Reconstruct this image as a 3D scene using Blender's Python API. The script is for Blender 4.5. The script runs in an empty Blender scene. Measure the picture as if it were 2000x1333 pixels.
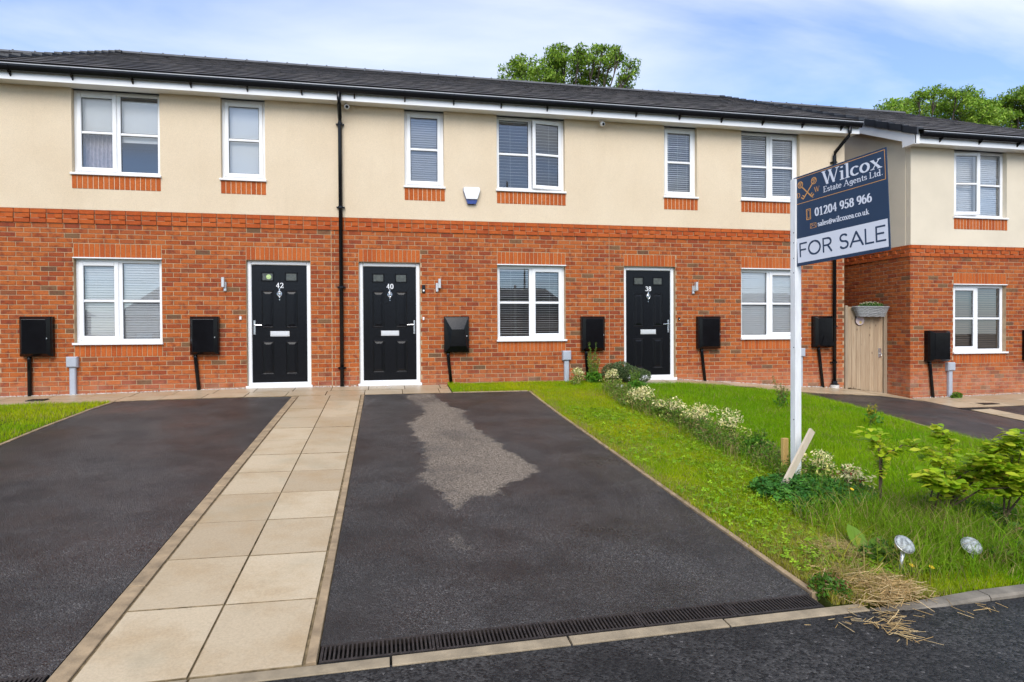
import bpy, math, random
import numpy as np
from mathutils import Matrix, Vector, Euler
rng = np.random.default_rng(7); random.seed(7)
sc = bpy.context.scene
COL = sc.collection

# ------------------------------------------------------------------ camera
cd = bpy.data.cameras.new('camera'); cam = bpy.data.objects.new('camera', cd); COL.objects.link(cam)
cd.sensor_fit = 'HORIZONTAL'; cd.sensor_width = 36; cd.lens = 1240.14/2000*36; cd.clip_start = .05; cd.clip_end = 2000
def cam_axes(yaw, pitch, roll):
    f = Vector((math.sin(yaw)*math.cos(pitch), math.cos(yaw)*math.cos(pitch), math.sin(pitch)))
    r = Vector((math.cos(yaw), -math.sin(yaw), 0)); u = r.cross(f)
    c, s = math.cos(roll), math.sin(roll)
    return r*c+u*s, u*c-r*s, f
R_, U_, F_ = cam_axes(math.radians(11.4047), math.radians(-.6490), math.radians(-.3282))
CAM = Vector((0, -11.2632, .887))
cam.matrix_world = Matrix(((R_.x, U_.x, -F_.x, CAM.x), (R_.y, U_.y, -F_.y, CAM.y), (R_.z, U_.z, -F_.z, CAM.z), (0, 0, 0, 1)))
sc.camera = cam

# ------------------------------------------------------------------ sky, sun, exposure
SUN_EL, SUN_AZ = math.radians(42), math.radians(192)   # azimuth measured from +Y (north) clockwise: the sun stands behind the camera
world = bpy.data.worlds.new('World'); sc.world = world; world.use_nodes = True
wt = world.node_tree; wt.nodes.clear()
def wn(t, **k):
    n = wt.nodes.new(t)
    for a, b in k.items(): setattr(n, a, b)
    return n
sky = wn('ShaderNodeTexSky', sky_type='NISHITA', sun_disc=False, sun_elevation=SUN_EL, sun_rotation=SUN_AZ, air_density=1.0, dust_density=.5, ozone_density=2.2)
tc = wn('ShaderNodeTexCoord'); sep = wn('ShaderNodeSeparateXYZ'); wt.links.new(tc.outputs['Generated'], sep.inputs[0])
zc = wn('ShaderNodeMath', operation='MAXIMUM'); wt.links.new(sep.outputs[2], zc.inputs[0]); zc.inputs[1].default_value = .0
za = wn('ShaderNodeMath', operation='ADD'); wt.links.new(zc.outputs[0], za.inputs[0]); za.inputs[1].default_value = .16
dx = wn('ShaderNodeMath', operation='DIVIDE'); dy = wn('ShaderNodeMath', operation='DIVIDE')
wt.links.new(sep.outputs[0], dx.inputs[0]); wt.links.new(za.outputs[0], dx.inputs[1]); wt.links.new(sep.outputs[1], dy.inputs[0]); wt.links.new(za.outputs[0], dy.inputs[1])
cmb = wn('ShaderNodeCombineXYZ'); wt.links.new(dx.outputs[0], cmb.inputs[0]); wt.links.new(dy.outputs[0], cmb.inputs[1])
mp = wn('ShaderNodeMapping'); wt.links.new(cmb.outputs[0], mp.inputs[0]); mp.inputs['Rotation'].default_value = (0, 0, math.radians(-32)); mp.inputs['Scale'].default_value = (.55, 1.25, 1); mp.inputs['Location'].default_value = (3.1, 1.7, 0)
nz = wn('ShaderNodeTexNoise'); nz.inputs['Scale'].default_value = 1.1; nz.inputs['Detail'].default_value = 7; nz.inputs['Roughness'].default_value = .52; nz.inputs['Distortion'].default_value = .5
wt.links.new(mp.outputs[0], nz.inputs[0])
rp = wn('ShaderNodeValToRGB'); wt.links.new(nz.outputs[0], rp.inputs[0])
rp.color_ramp.elements[0].position = .40; rp.color_ramp.elements[0].color = (.16, .16, .16, 1)
rp.color_ramp.elements[1].position = .68; rp.color_ramp.elements[1].color = (.95, .95, .95, 1)
mixc = wn('ShaderNodeMix', data_type='RGBA'); wt.links.new(rp.outputs[0], mixc.inputs[0]); tint = wn('ShaderNodeMix', data_type='RGBA', blend_type='MULTIPLY'); tint.inputs[0].default_value = 1; tint.inputs[7].default_value = (.80, .97, 1.22, 1); wt.links.new(sky.outputs[0], tint.inputs[6]); wt.links.new(tint.outputs[2], mixc.inputs[6]); mixc.inputs[7].default_value = (5.0, 5.3, 5.7, 1)
bg = wn('ShaderNodeBackground'); bg.inputs[1].default_value = .085; wt.links.new(mixc.outputs[2], bg.inputs[0])
wo = wn('ShaderNodeOutputWorld'); wt.links.new(bg.outputs[0], wo.inputs[0])
sl = bpy.data.lights.new('sun', 'SUN'); sun = bpy.data.objects.new('sun', sl); COL.objects.link(sun)
sl.energy = 1.5; sl.angle = math.radians(45); sl.color = (1, .94, .86)
sd = Vector((math.sin(SUN_AZ)*math.cos(SUN_EL), math.cos(SUN_AZ)*math.cos(SUN_EL), math.sin(SUN_EL)))
sun.rotation_euler = (-sd).to_track_quat('-Z', 'Y').to_euler()
vs = sc.view_settings; vs.view_transform = 'Standard'; vs.look = 'None'; vs.exposure = 1.28; vs.gamma = 1; vs.use_curve_mapping = False
sc.cycles.max_bounces = 6; sc.cycles.transparent_max_bounces = 8; sc.cycles.use_adaptive_sampling = True; sc.cycles.adaptive_threshold = .025; sc.cycles.use_denoising = True

# ------------------------------------------------------------------ helpers
WM = {}
def reg(o, parent=None):
    COL.objects.link(o); WM[o] = o.matrix_basis.copy()
    if parent is not None:
        o.parent = parent; o.matrix_parent_inverse = WM[parent].inverted()
    return o
def tag(o, label=None, cat=None, group=None, kind=None):
    if label: o['label'] = label
    if cat: o['category'] = cat
    if group: o['group'] = group
    if kind: o['kind'] = kind
    return o
def empty(name, loc, label, cat, group=None):
    o = bpy.data.objects.new(name, None); o.location = loc; o.empty_display_size = .2; reg(o); return tag(o, label, cat, group)
class MB:
    def __init__(s): s.v = []; s.f = []
    def add(s, vs_, fs):
        b = len(s.v); s.v += [tuple(p) for p in vs_]; s.f += [tuple(i+b for i in f) for f in fs]; return s
    def quad(s, a, b, c, d): return s.add((a, b, c, d), ((0, 1, 2, 3),))
    def box(s, x0, x1, y0, y1, z0, z1):
        return s.add([(x, y, z) for z in (z0, z1) for y in (y0, y1) for x in (x0, x1)], ((0, 2, 3, 1), (4, 5, 7, 6), (0, 1, 5, 4), (2, 6, 7, 3), (0, 4, 6, 2), (1, 3, 7, 5)))
    def cbox(s, x0, x1, y0, y1, z0, z1, c):   # box whose front (y0) edges are chamfered
        o = [(x0, z0), (x1, z0), (x1, z1), (x0, z1)]; i = [(x0+c, z0+c), (x1-c, z0+c), (x1-c, z1-c), (x0+c, z1-c)]
        vs_ = [(x, y0, z) for x, z in i]+[(x, y0+c, z) for x, z in o]+[(x, y1, z) for x, z in o]
        fs = [(0, 1, 2, 3)]
        for k in range(4):
            j = (k+1) % 4; fs += [(4+k, 4+j, j, k), (8+k, 8+j, 4+j, 4+k)]
        fs.append((11, 10, 9, 8)); return s.add(vs_, fs)
    def tube(s, pts, r, n=8, caps=True):
        P = [Vector(p) for p in pts]; rs = r if isinstance(r, (list, tuple)) else [r]*len(P); vs_ = []; fs = []
        for i, p in enumerate(P):
            d = (P[min(i+1, len(P)-1)]-P[max(i-1, 0)]).normalized()
            a = d.cross(Vector((0, 0, 1)) if abs(d.z) < .9 else Vector((1, 0, 0))).normalized(); b = d.cross(a)
            for k in range(n):
                t = 2*math.pi*k/n; vs_.append(p+(a*math.cos(t)+b*math.sin(t))*rs[i])
        for i in range(len(P)-1):
            for k in range(n):
                k2 = (k+1) % n; fs.append((i*n+k, i*n+k2, (i+1)*n+k2, (i+1)*n+k))
        if caps: fs.append(tuple(range(n))[::-1]); fs.append(tuple((len(P)-1)*n+k for k in range(n)))
        return s.add(vs_, fs)
    def prism(s, poly, fn, a, b):       # poly: 2-D outline (ccw), fn(u, v, t) -> point
        n = len(poly); vs_ = [fn(u, v, a) for u, v in poly]+[fn(u, v, b) for u, v in poly]
        fs = [tuple(range(n)), tuple(range(2*n-1, n-1, -1))]+[(k, k+n, (k+1) % n+n, (k+1) % n) for k in range(n)]
        return s.add(vs_, fs)
    def lathe(s, prof, c, axis=(0, 0, 1), n=20):
        ax = Vector(axis).normalized(); a = ax.cross(Vector((0, 0, 1)) if abs(ax.z) < .9 else Vector((1, 0, 0))).normalized(); b = ax.cross(a); c = Vector(c); vs_ = []; fs = []
        for r, h in prof:
            for k in range(n):
                t = 2*math.pi*k/n; vs_.append(c+ax*h+(a*math.cos(t)+b*math.sin(t))*r)
        for i in range(len(prof)-1):
            for k in range(n):
                k2 = (k+1) % n; fs.append((i*n+k, i*n+k2, (i+1)*n+k2, (i+1)*n+k))
        fs.append(tuple(range(n))[::-1]); fs.append(tuple((len(prof)-1)*n+k for k in range(n)))
        return s.add(vs_, fs)
    def build(s, name, mat, parent=None, smooth=False, bevel=0, kind=None):
        me = bpy.data.meshes.new(name); me.from_pydata(s.v, [], s.f); me.materials.append(mat)
        if smooth: me.polygons.foreach_set('use_smooth', [True]*len(me.polygons))
        o = bpy.data.objects.new(name, me); reg(o, parent)
        if bevel:
            m = o.modifiers.new('bevel', 'BEVEL'); m.width = bevel; m.segments = 2; m.limit_method = 'ANGLE'
        if kind: o['kind'] = kind
        return o
def npmesh(name, V, F, mat, cols=None, parent=None, kind=None, smooth=False):
    me = bpy.data.meshes.new(name); V = np.asarray(V, np.float32); F = np.asarray(F, np.int32); k = F.shape[1]
    me.vertices.add(len(V)); me.vertices.foreach_set('co', V.ravel())
    me.loops.add(F.size); me.loops.foreach_set('vertex_index', F.ravel())
    me.polygons.add(len(F)); me.polygons.foreach_set('loop_start', np.arange(0, F.size, k, dtype=np.int32)); me.polygons.foreach_set('loop_total', np.full(len(F), k, np.int32))
    if smooth: me.polygons.foreach_set('use_smooth', np.ones(len(F), bool))
    if cols is not None:
        at = me.color_attributes.new('col', 'FLOAT_COLOR', 'POINT'); c4 = np.ones((len(V), 4), np.float32); c4[:, :3] = cols; at.data.foreach_set('color', c4.ravel())
    me.update(calc_edges=True); me.materials.append(mat)
    o = bpy.data.objects.new(name, me); reg(o, parent)
    if kind: o['kind'] = kind
    return o
def S(r, g, b, k=1.0):
    f = lambda c: ((c/255+.055)/1.055)**2.4 if c > 10 else c/255/12.92
    return (f(r)*k, f(g)*k, f(b)*k)
BX = [-8, -5.87, -4.8, -3, -2.2, -.4, .63, 1.15, 3.2, 4.4, 5.5, 6, 6.75, 7.87, 9.1, 10.1, 11, 13, 30]
BZ = [-.06, -.05, -.04, -.005, .005, .0, .0, .0, .0, .01, .0, -.035, -.09, -.18, -.245, -.38, -.37, -.34, -.3]
def sst(a, b, x):
    t = np.clip((np.asarray(x, float)-a)/(b-a), 0, 1); return t*t*(3-2*t)
def zg(X, Y):                                  # height of the finished ground
    X = np.clip(np.asarray(X, float), -9, 14); Y = np.clip(np.asarray(Y, float), -8.4, .5)
    d = np.interp(X, BX, BZ)+.0121*(X+.83); p = sst(6, 9, X)
    return .0684*Y-.0121*(X+.83)+d*(sst(-2.6, -.3, Y)*(1-p)+p)
def vnoise(x, y, s, seed=0):                   # smooth value noise, for growth and colour variety
    g = np.random.default_rng(seed).random((64, 64)); x = np.asarray(x)*s; y = np.asarray(y)*s
    xi = np.floor(x).astype(int); yi = np.floor(y).astype(int); fx = x-xi; fy = y-yi; fx = fx*fx*(3-2*fx); fy = fy*fy*(3-2*fy)
    a = g[xi % 64, yi % 64]; b = g[(xi+1) % 64, yi % 64]; c = g[xi % 64, (yi+1) % 64]; d = g[(xi+1) % 64, (yi+1) % 64]
    return (a*(1-fx)+b*fx)*(1-fy)+(c*(1-fx)+d*fx)*fy

# ------------------------------------------------------------------ materials
class NT:
    def __init__(s, name):
        s.m = bpy.data.materials.new(name); s.m.use_nodes = True; s.t = s.m.node_tree; s.t.nodes.clear()
        s.out = s.t.nodes.new('ShaderNodeOutputMaterial'); s.pos = None
    def n(s, t, ins=None, **k):
        n = s.t.nodes.new(t)
        for a, b in k.items(): setattr(n, a, b)
        for a, b in (ins or {}).items(): s.set(n.inputs[a], b)
        return n
    def set(s, sock, v):
        if isinstance(v, bpy.types.NodeSocket): s.t.links.new(v, sock)
        elif isinstance(v, (tuple, list)) and sock.type == 'RGBA' and len(v) == 3: sock.default_value = (*v, 1)
        else: sock.default_value = v
    def P(s):
        if not s.pos: s.pos = s.n('ShaderNodeNewGeometry').outputs['Position']
        return s.pos
    def noise(s, scale, detail=3, rough=.55, vec=None, dist=0):
        return s.n('ShaderNodeTexNoise', {'Vector': vec or s.P(), 'Scale': scale, 'Detail': detail, 'Roughness': rough, 'Distortion': dist}).outputs[0]
    def math(s, op, a, b=0., clamp=False):
        return s.n('ShaderNodeMath', {0: a, 1: b}, operation=op, use_clamp=clamp).outputs[0]
    def mix(s, f, a, b, bt='MIX'):
        n = s.n('ShaderNodeMix', {0: f, 6: a, 7: b}, data_type='RGBA', blend_type=bt); return n.outputs[2]
    def ramp(s, f, stops, interp='LINEAR'):
        n = s.n('ShaderNodeValToRGB', {0: f}); cr = n.color_ramp; cr.interpolation = interp
        while len(cr.elements) < len(stops): cr.elements.new(.5)
        for e, (p, c) in zip(cr.elements, stops):
            e.position = p; e.color = (*c, 1) if not isinstance(c, (int, float)) else (c, c, c, 1)
        return n.outputs[0]
    def mapr(s, v, a, b, c, d): return s.n('ShaderNodeMapRange', {0: v, 1: a, 2: b, 3: c, 4: d}).outputs[0]
    def bump(s, h, st=.3, d=.01, nrm=None):
        k = {'Height': h, 'Strength': st, 'Distance': d}
        if nrm: k['Normal'] = nrm
        return s.n('ShaderNodeBump', k).outputs[0]
    def pbr(s, **k):
        names = {'col': 'Base Color', 'rough': 'Roughness', 'metal': 'Metallic', 'nrm': 'Normal', 'spec': 'Specular IOR Level', 'coat': 'Coat Weight', 'crough': 'Coat Roughness'}
        b = s.n('ShaderNodeBsdfPrincipled', {names[a]: v for a, v in k.items()}); return b.outputs[0]
    def done(s, sh): s.t.links.new(sh, s.out.inputs[0]); return s.m
def plain(name, col, rough=.5, metal=0., spec=.5, var=.0, vs_=6., bump=0., bs=60., coat=0., stretch=None):
    t = NT(name); c = tuple(col); vec = None
    if stretch: vec = t.n('ShaderNodeMapping', {'Vector': t.P(), 'Scale': stretch}).outputs[0]
    if var: c = t.mix(t.mapr(t.noise(vs_, 5, .6, vec), .3, .7, 0, 1), tuple(x*(1-var) for x in col), tuple(min(1, x*(1+var)) for x in col))
    k = dict(col=c, rough=rough, metal=metal, spec=spec, coat=coat)
    if bump: k['nrm'] = t.bump(t.noise(bs, 4, .6, vec), bump, .004)
    return t.done(t.pbr(**k))
def brick_mat(name, stops, dark=.68, mscale=9):
    t = NT(name); oi = t.n('ShaderNodeObjectInfo').outputs['Random']; ri = t.n('ShaderNodeNewGeometry').outputs['Random Per Island']
    r = t.math('FRACT', t.math('ADD', t.math('MULTIPLY', oi, 7.13), t.math('MULTIPLY', ri, 5.77)))
    c = t.ramp(r, stops, 'CONSTANT')
    c = t.mix(.55, c, t.ramp(t.noise(45, 4, .7), ((.28, .52), (.72, 1.35))), 'MULTIPLY')
    sm = t.ramp(t.noise(mscale, 4, .62), ((.50, 0.), (.64, dark)))
    c = t.mix(sm, c, (.15, .036, .022))
    h = t.math('ADD', t.noise(140, 3, .6), t.noise(28, 3, .5))
    eff = t.ramp(t.noise(1.3, 5, .6), ((.62, 0.), (.78, .06)))
    c = t.mix(eff, c, (.55, .40, .31))
    gz = t.n('ShaderNodeSeparateXYZ', {0: t.P()}).outputs[2]
    c = t.mix(t.math('MULTIPLY', t.mapr(gz, -.1, .3, 1, 0), t.ramp(t.noise(5, 5, .65), ((.35, .05), (.7, .55)))), c, (.50, .27, .19))
    return t.done(t.pbr(col=c, rough=.82, spec=.12, nrm=t.bump(h, .35, .005)))
MT = {}
MT['brick'] = brick_mat('brick', ((0, (0.400, 0.102, 0.025)), (.16, (0.344, 0.082, 0.022)), (.3, (0.419, 0.116, 0.032)), (.44, (0.307, 0.069, 0.022)), (.56, (0.381, 0.104, 0.029)), (.68, (0.270, 0.061, 0.025)), (.74, (0.400, 0.108, 0.027)), (.86, (0.335, 0.087, 0.029)), (.945, (0.186, 0.098, 0.048)), (.965, (0.233, 0.076, 0.033)), (.985, (0.149, 0.082, 0.043))))
MT['soldier'] = brick_mat('orange_brick', ((0, (0.456, 0.112, 0.026)), (.3, (0.419, 0.097, 0.023)), (.6, (0.474, 0.123, 0.031)), (.85, (0.381, 0.084, 0.022))), dark=.12)
MT['band'] = brick_mat('band_brick', ((0, (0.437, 0.097, 0.022)), (.3, (0.400, 0.082, 0.020)), (.6, (0.456, 0.106, 0.026)), (.85, (0.363, 0.073, 0.020))), dark=.25)
MT['mortar'] = plain('mortar', (.42, .295, .18), .95, spec=.05, var=.22, vs_=7, bump=.3, bs=180)
def render_mat():
    t = NT('cream_render')
    n1 = t.noise(.9, 5, .6); st = t.n('ShaderNodeMapping', {'Vector': t.P(), 'Scale': (2.2, 2.2, .35)}).outputs[0]
    c = t.mix(t.mapr(n1, .3, .7, 0, 1), (.695, .560, .390), (.755, .625, .450))
    c = t.mix(t.ramp(t.noise(1.6, 5, .65, st), ((.55, 0.), (.78, .16))), c, (.50, .385, .25))
    h = t.math('ADD', t.noise(170, 3, .7), t.math('MULTIPLY', t.noise(420, 2, .6), .5))
    c = t.mix(.35, c, t.ramp(t.noise(95, 5, .8), ((.3, .62), (.7, 1.32))), 'MULTIPLY')
    return t.done(t.pbr(col=c, rough=.92, spec=.12, nrm=t.bump(h, .8, .008)))
MT['render'] = render_mat()
MT['render_pale'] = plain('pale_render', (.66, .58, .445), .92, spec=.15, var=.06, vs_=1.2, bump=.35, bs=170)
MT['pvc'] = plain('white_plastic', (.80, .80, .79), .32, spec=.4, var=.03, vs_=3)
MT['pvc_shade'] = plain('soffit_board', (.78, .77, .74), .45, spec=.3, var=.03, vs_=2)
MT['black'] = plain('black_plastic', (.006, .006, .007), .2, spec=.3, var=.25, vs_=8)
MT['box_black'] = plain('black_box_plastic', (.004, .004, .005), .13, spec=.28, var=.3, vs_=9, bump=.05, bs=15)
MT['grey_box'] = plain('grey_plastic', S(165, 170, 178), .5, var=.06, vs_=10)
def door_mat():
    t = NT('black_grained_door'); v = t.n('ShaderNodeMapping', {'Vector': t.P(), 'Scale': (26, 26, 2.2)}).outputs[0]
    w = t.n('ShaderNodeTexWave', {'Vector': t.P(), 'Scale': 9., 'Distortion': 9., 'Detail': 3., 'Detail Scale': 1.2}, wave_type='RINGS', rings_direction='Z').outputs[1]
    h = t.math('ADD', t.noise(1.6, 6, .65, v), t.math('MULTIPLY', w, .4))
    return t.done(t.pbr(col=(.004, .004, .005), rough=.24, spec=.26, nrm=t.bump(h, .35, .004)))
MT['door'] = door_mat()
MT['chrome'] = plain('chrome', (.80, .80, .80), .18, metal=1.)
MT['satin'] = plain('satin_metal', (.62, .61, .59), .35, metal=.85, var=.1)
MT['letter_white'] = plain('white_letter', (.82, .82, .82), .4)
def glass_mat():
    t = NT('window_glass'); fr = t.math('MULTIPLY', t.n('ShaderNodeFresnel', {'IOR': 1.55}).outputs[0], 3.0, True)
    gl = t.n('ShaderNodeBsdfGlossy', {'Color': (.95, .97, 1), 'Roughness': .01, 'Normal': t.bump(t.noise(1.4, 1, .4), .03, .02)}).outputs[0]
    tr = t.n('ShaderNodeBsdfTransparent', {'Color': (.96, .97, .97)}).outputs[0]
    return t.done(t.n('ShaderNodeMixShader', {0: fr, 1: tr, 2: gl}).outputs[0])
MT['glass'] = glass_mat()
MT['door_glass'] = plain('obscure_door_glass', (.06, .06, .045), .12, spec=.7, var=.4, vs_=20, bump=.4, bs=40)
MT['blind'] = plain('white_blind', (.90, .90, .89), .5)
MT['blind_grey'] = plain('grey_blind', (.52, .53, .56), .5)
MT['blind_brown'] = plain('taupe_blind', (.30, .245, .195), .5)
MT['roller'] = plain('roller_blind', (.90, .90, .87), .8)
MT['curtain'] = plain('curtain', (.66, .58, .58), .9, var=.2, vs_=14)
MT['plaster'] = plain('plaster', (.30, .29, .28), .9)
def slab_mat():
    t = NT('paving_slab'); r = t.n('ShaderNodeObjectInfo').outputs['Random']
    c = t.mix(r, (.395, .305, .195), (.505, .405, .270))
    c = t.mix(t.ramp(t.noise(2.6, 6, .62), ((.44, 0.), (.68, .6))), c, (.36, .245, .125)); c = t.mix(.7, c, t.ramp(t.noise(75, 5, .8), ((.3, .78), (.7, 1.22))), 'MULTIPLY')
    c = t.mix(t.ramp(t.noise(55, 3, .7), ((.62, 0.), (.75, .35))), c, (.25, .19, .12))
    g = t.noise(1.7, 4, .55, dist=.4); c = t.mix(t.ramp(g, ((.56, 0.), (.70, .38))), c, (.33, .29, .20))
    wet = t.n('ShaderNodeSeparateXYZ', {0: t.P()}).outputs[1]
    rough = t.mapr(t.math('ADD', t.math('MULTIPLY', wet, .16), t.math('MULTIPLY', t.noise(1.2, 4, .6), 1.1)), -.25, .75, .78, .22)
    return t.done(t.pbr(col=c, rough=rough, spec=.42, nrm=t.bump(t.math('ADD', t.noise(260, 2, .6), t.noise(30, 3, .6)), .16, .004)))
MT['slab'] = slab_mat()
MT['joint'] = plain('dirty_slab_edge', (.20, .15, .085), .95, spec=.05, var=.5, vs_=20)
MT['edging'] = plain('edging_stone', (.30, .215, .125), .85, var=.35, vs_=9, bump=.5, bs=90)
MT['kerb'] = plain('kerb_concrete', (.285, .225, .145), .88, var=.3, vs_=8, bump=.5, bs=110)
MT['kerb_grey'] = plain('grey_kerb_concrete', (.185, .160, .125), .88, var=.35, vs_=7, bump=.5, bs=100)
def asphalt(name, lo, hi, scale, stain, r0, r1, bst, spark=.12, spec=.5, chip=(.15, .14, .13), drymask=False):
    t = NT(name)
    vo = t.n('ShaderNodeTexVoronoi', {'Vector': t.P(), 'Scale': scale}); rndv = t.n('ShaderNodeSeparateColor', {0: vo.outputs['Color']}).outputs[0]
    c = t.mix(rndv, (lo, lo*.97, lo*.94), (hi, hi*.94, hi*.88)); c = t.mix(.85, c, t.ramp(t.noise(scale*.32, 5, .8), ((.3, .45), (.7, 1.6))), 'MULTIPLY')
    c = t.mix(t.math('GREATER_THAN', rndv, 1-spark*.2), c, chip)
    c = t.mix(t.ramp(t.noise(.75, 5, .62), ((.48, 0.), (.68, .75))), c, stain)
    c = t.mix(t.ramp(t.noise(2.3, 6, .6), ((.34, .6), (.56, 0.))), c, (lo*1.1, lo*.95, lo*.8))
    rough = t.math('ADD', t.mapr(t.noise(.9, 5, .6), .35, .65, r0, r1), t.math('MULTIPLY', rndv, .12))
    if drymask:
        dm = t.n('ShaderNodeVertexColor', layer_name='dry').outputs[0]; dm = t.math('MULTIPLY', t.mapr(t.math('ADD', dm, t.math('MULTIPLY', t.math('SUBTRACT', t.noise(60, 3, .7), .5), .9)), .18, .85, 0, 1), t.math('MINIMUM', t.math('MULTIPLY', dm, 8.), 1.))
        dc = t.mix(t.math('POWER', rndv, 1.3), (.065, .053, .042), (.40, .33, .26)); c = t.mix(dm, c, dc); rough = t.mapr(dm, 0, 1, rough, .95); spec = t.mapr(dm, 0, 1, .42, .06)
    hh = t.math('ADD', t.math('MULTIPLY', vo.outputs['Distance'], -1.), t.math('MULTIPLY', t.noise(scale*.35, 3, .6), .5))
    return t.done(t.pbr(col=c, rough=rough, spec=spec, nrm=t.bump(hh, bst, .006)))
MT['drive'] = asphalt('driveway_tarmac', .008, .080, 150, (.024, .020, .017), .24, .52, 1., .22, .46)
MT['road'] = asphalt('road_tarmac', .001, .058, 80, (.014, .014, .014), .42, .66, 1., .03, .35)
MT['drive40'] = asphalt('driveway_tarmac_dry_patch', .008, .080, 150, (.024, .020, .017), .24, .52, 1., .22, .46, drymask=True)
MT['soil'] = plain('soil', (.045, .030, .018), .95, spec=.1, var=.6, vs_=12, bump=.9, bs=45)
MT['turf'] = plain('turf_base', (.070, .085, .016), .95, spec=.1, var=.5, vs_=9, bump=.8, bs=60)
MT['iron'] = plain('cast_iron', (.045, .036, .031), .5, metal=.5, var=.45, vs_=25, bump=.3, bs=120)
MT['pit'] = plain('drain_dark', (.006, .006, .006), .9)
def tile_mat():
    t = NT('roof_tile'); r = t.n('ShaderNodeObjectInfo').outputs['Random']
    c = t.mix(r, (.050, .043, .038), (.150, .130, .112))
    c = t.mix(t.ramp(t.noise(7, 5, .65), ((.5, 0.), (.72, .6))), c, (.085, .075, .06))
    return t.done(t.pbr(col=c, rough=.55, spec=.22, nrm=t.bump(t.noise(130, 3, .6), .3, .004)))
MT['tile'] = tile_mat()
MT['tile_edge_shadow'] = plain('tile_edge_shadow', (.009, .009, .009), .8, spec=.1, var=.4, vs_=9)  # near-black colour on the tile edges paints in shadow lines between courses
MT['ridge'] = plain('ridge_tile', (.085, .085, .088), .5, var=.3, vs_=5)
MT['ridge_wet'] = plain('ridge_capping', (.42, .43, .45), .4, var=.2, vs_=5)
MT['verge'] = plain('verge_cap', (.020, .021, .024), .4, var=.2)
def wood(name, a, b, k=24, rough=.75):
    t = NT(name); v = t.n('ShaderNodeMapping', {'Vector': t.P(), 'Scale': (k, k, 1.3)}).outputs[0]; r = t.n('ShaderNodeObjectInfo').outputs['Random']
    n = t.noise(1.5, 6, .65, v, .6); c = t.mix(t.mapr(n, .3, .7, 0, 1), a, b)
    c = t.mix(t.math('MULTIPLY', r, .35), c, tuple(x*.55 for x in a))
    kn = t.n('ShaderNodeTexVoronoi', {'Vector': t.n('ShaderNodeMapping', {'Vector': t.P(), 'Scale': (8, 8, 3.6)}).outputs[0], 'Scale': 1.}).outputs['Distance']
    c = t.mix(t.ramp(kn, ((.03, .85), (.13, 0.))), c, tuple(x*.25 for x in a))
    return t.done(t.pbr(col=c, rough=rough, spec=.25, nrm=t.bump(n, .4, .004)))
MT['gate'] = wood('weathered_gate_timber', (.33, .225, .135), (.52, .40, .265))
MT['gate_post'] = wood('weathered_post_timber', (.27, .20, .13), (.42, .33, .23))
MT['plank'] = wood('raw_plank', (.60, .49, .36), (.72, .62, .48), 30)
MT['stake'] = wood('orange_stake', (.72, .43, .13), (.82, .54, .20), 30)
MT['post'] = plain('white_painted_post', (.74, .74, .73), .55, var=.10, vs_=9, bump=.3, bs=30, stretch=(3, 3, .5))
MT['navy'] = plain('sign_navy', (.012, .036, .082), .45, var=.08, vs_=4)
MT['sign_white'] = plain('sign_white', (.70, .72, .78), .45)
MT['sign_orange'] = plain('sign_orange', (.62, .30, .085), .5)
MT['wicker'] = plain('grey_wicker', (.27, .27, .26), .7, var=.3, vs_=40)
MT['bark'] = plain('bark', (.075, .055, .04), .9, var=.4, vs_=8, bump=.6, bs=30)
MT['stem'] = plain('green_stem', (.10, .14, .035), .7, var=.3, vs_=10)
MT['brown_stem'] = plain('brown_stem', (.10, .065, .04), .8, var=.3, vs_=10)
MT['dark'] = plain('dark_hole', (.01, .01, .01), .8)
MT['blue'] = plain('blue_plastic', (.012, .035, .20), .2, coat=.5)
MT['pebble'] = plain('pebbles', (.55, .52, .47), .8, var=.4, vs_=60)
MT['far_roof'] = plain('opposite_roof', (.05, .045, .045), .7, var=.3)
MT['far_wall'] = plain('opposite_brick', (.26, .10, .06), .85, var=.2)
MT['lampglass'] = plain('solar_lens', (.27, .29, .28), .42, metal=.0, var=.85, vs_=45, bump=.8, bs=60)
def leaf_mat(name, obj=None, tr=.3, rough=.45, spec=.2):
    t = NT(name)
    if obj: c = t.ramp(t.math('FRACT', t.math('ADD', t.math('MULTIPLY', t.n('ShaderNodeObjectInfo').outputs['Random'], 7.13), t.math('MULTIPLY', t.n('ShaderNodeNewGeometry').outputs['Random Per Island'], 5.77))), obj)
    else: c = t.n('ShaderNodeVertexColor', layer_name='col').outputs[0]
    b = t.pbr(col=c, rough=rough, spec=spec); tl = t.n('ShaderNodeBsdfTranslucent', {'Color': c}).outputs[0]
    return t.done(t.n('ShaderNodeMixShader', {0: tr, 1: b, 2: tl}).outputs[0])
MT['leaf'] = leaf_mat('foliage')
MT['grass'] = leaf_mat('grass_blade', tr=.45, rough=.7, spec=.08)
MT['beech'] = leaf_mat('beech_leaf', ((0, (.20, .36, .012)), (.3, (.32, .47, .016)), (.6, (.44, .56, .025)), (.82, (.58, .60, .045)), (.93, (.26, .42, .03)), (1, (.60, .40, .06))), tr=.4, rough=.45)
MT['dock'] = leaf_mat('dock_leaf', ((0, (.08, .17, .015)), (.7, (.14, .25, .02)), (1, (.32, .27, .03))), tr=.25, rough=.4)

def kerbline(x):
    x = np.asarray(x, float); return np.where(x > 2.55, -8.352+.045*(x-2.7), -8.412+.0365*x)
KL = lambda d: (lambda x: float(-8.412+.0365*x)+d)
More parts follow.
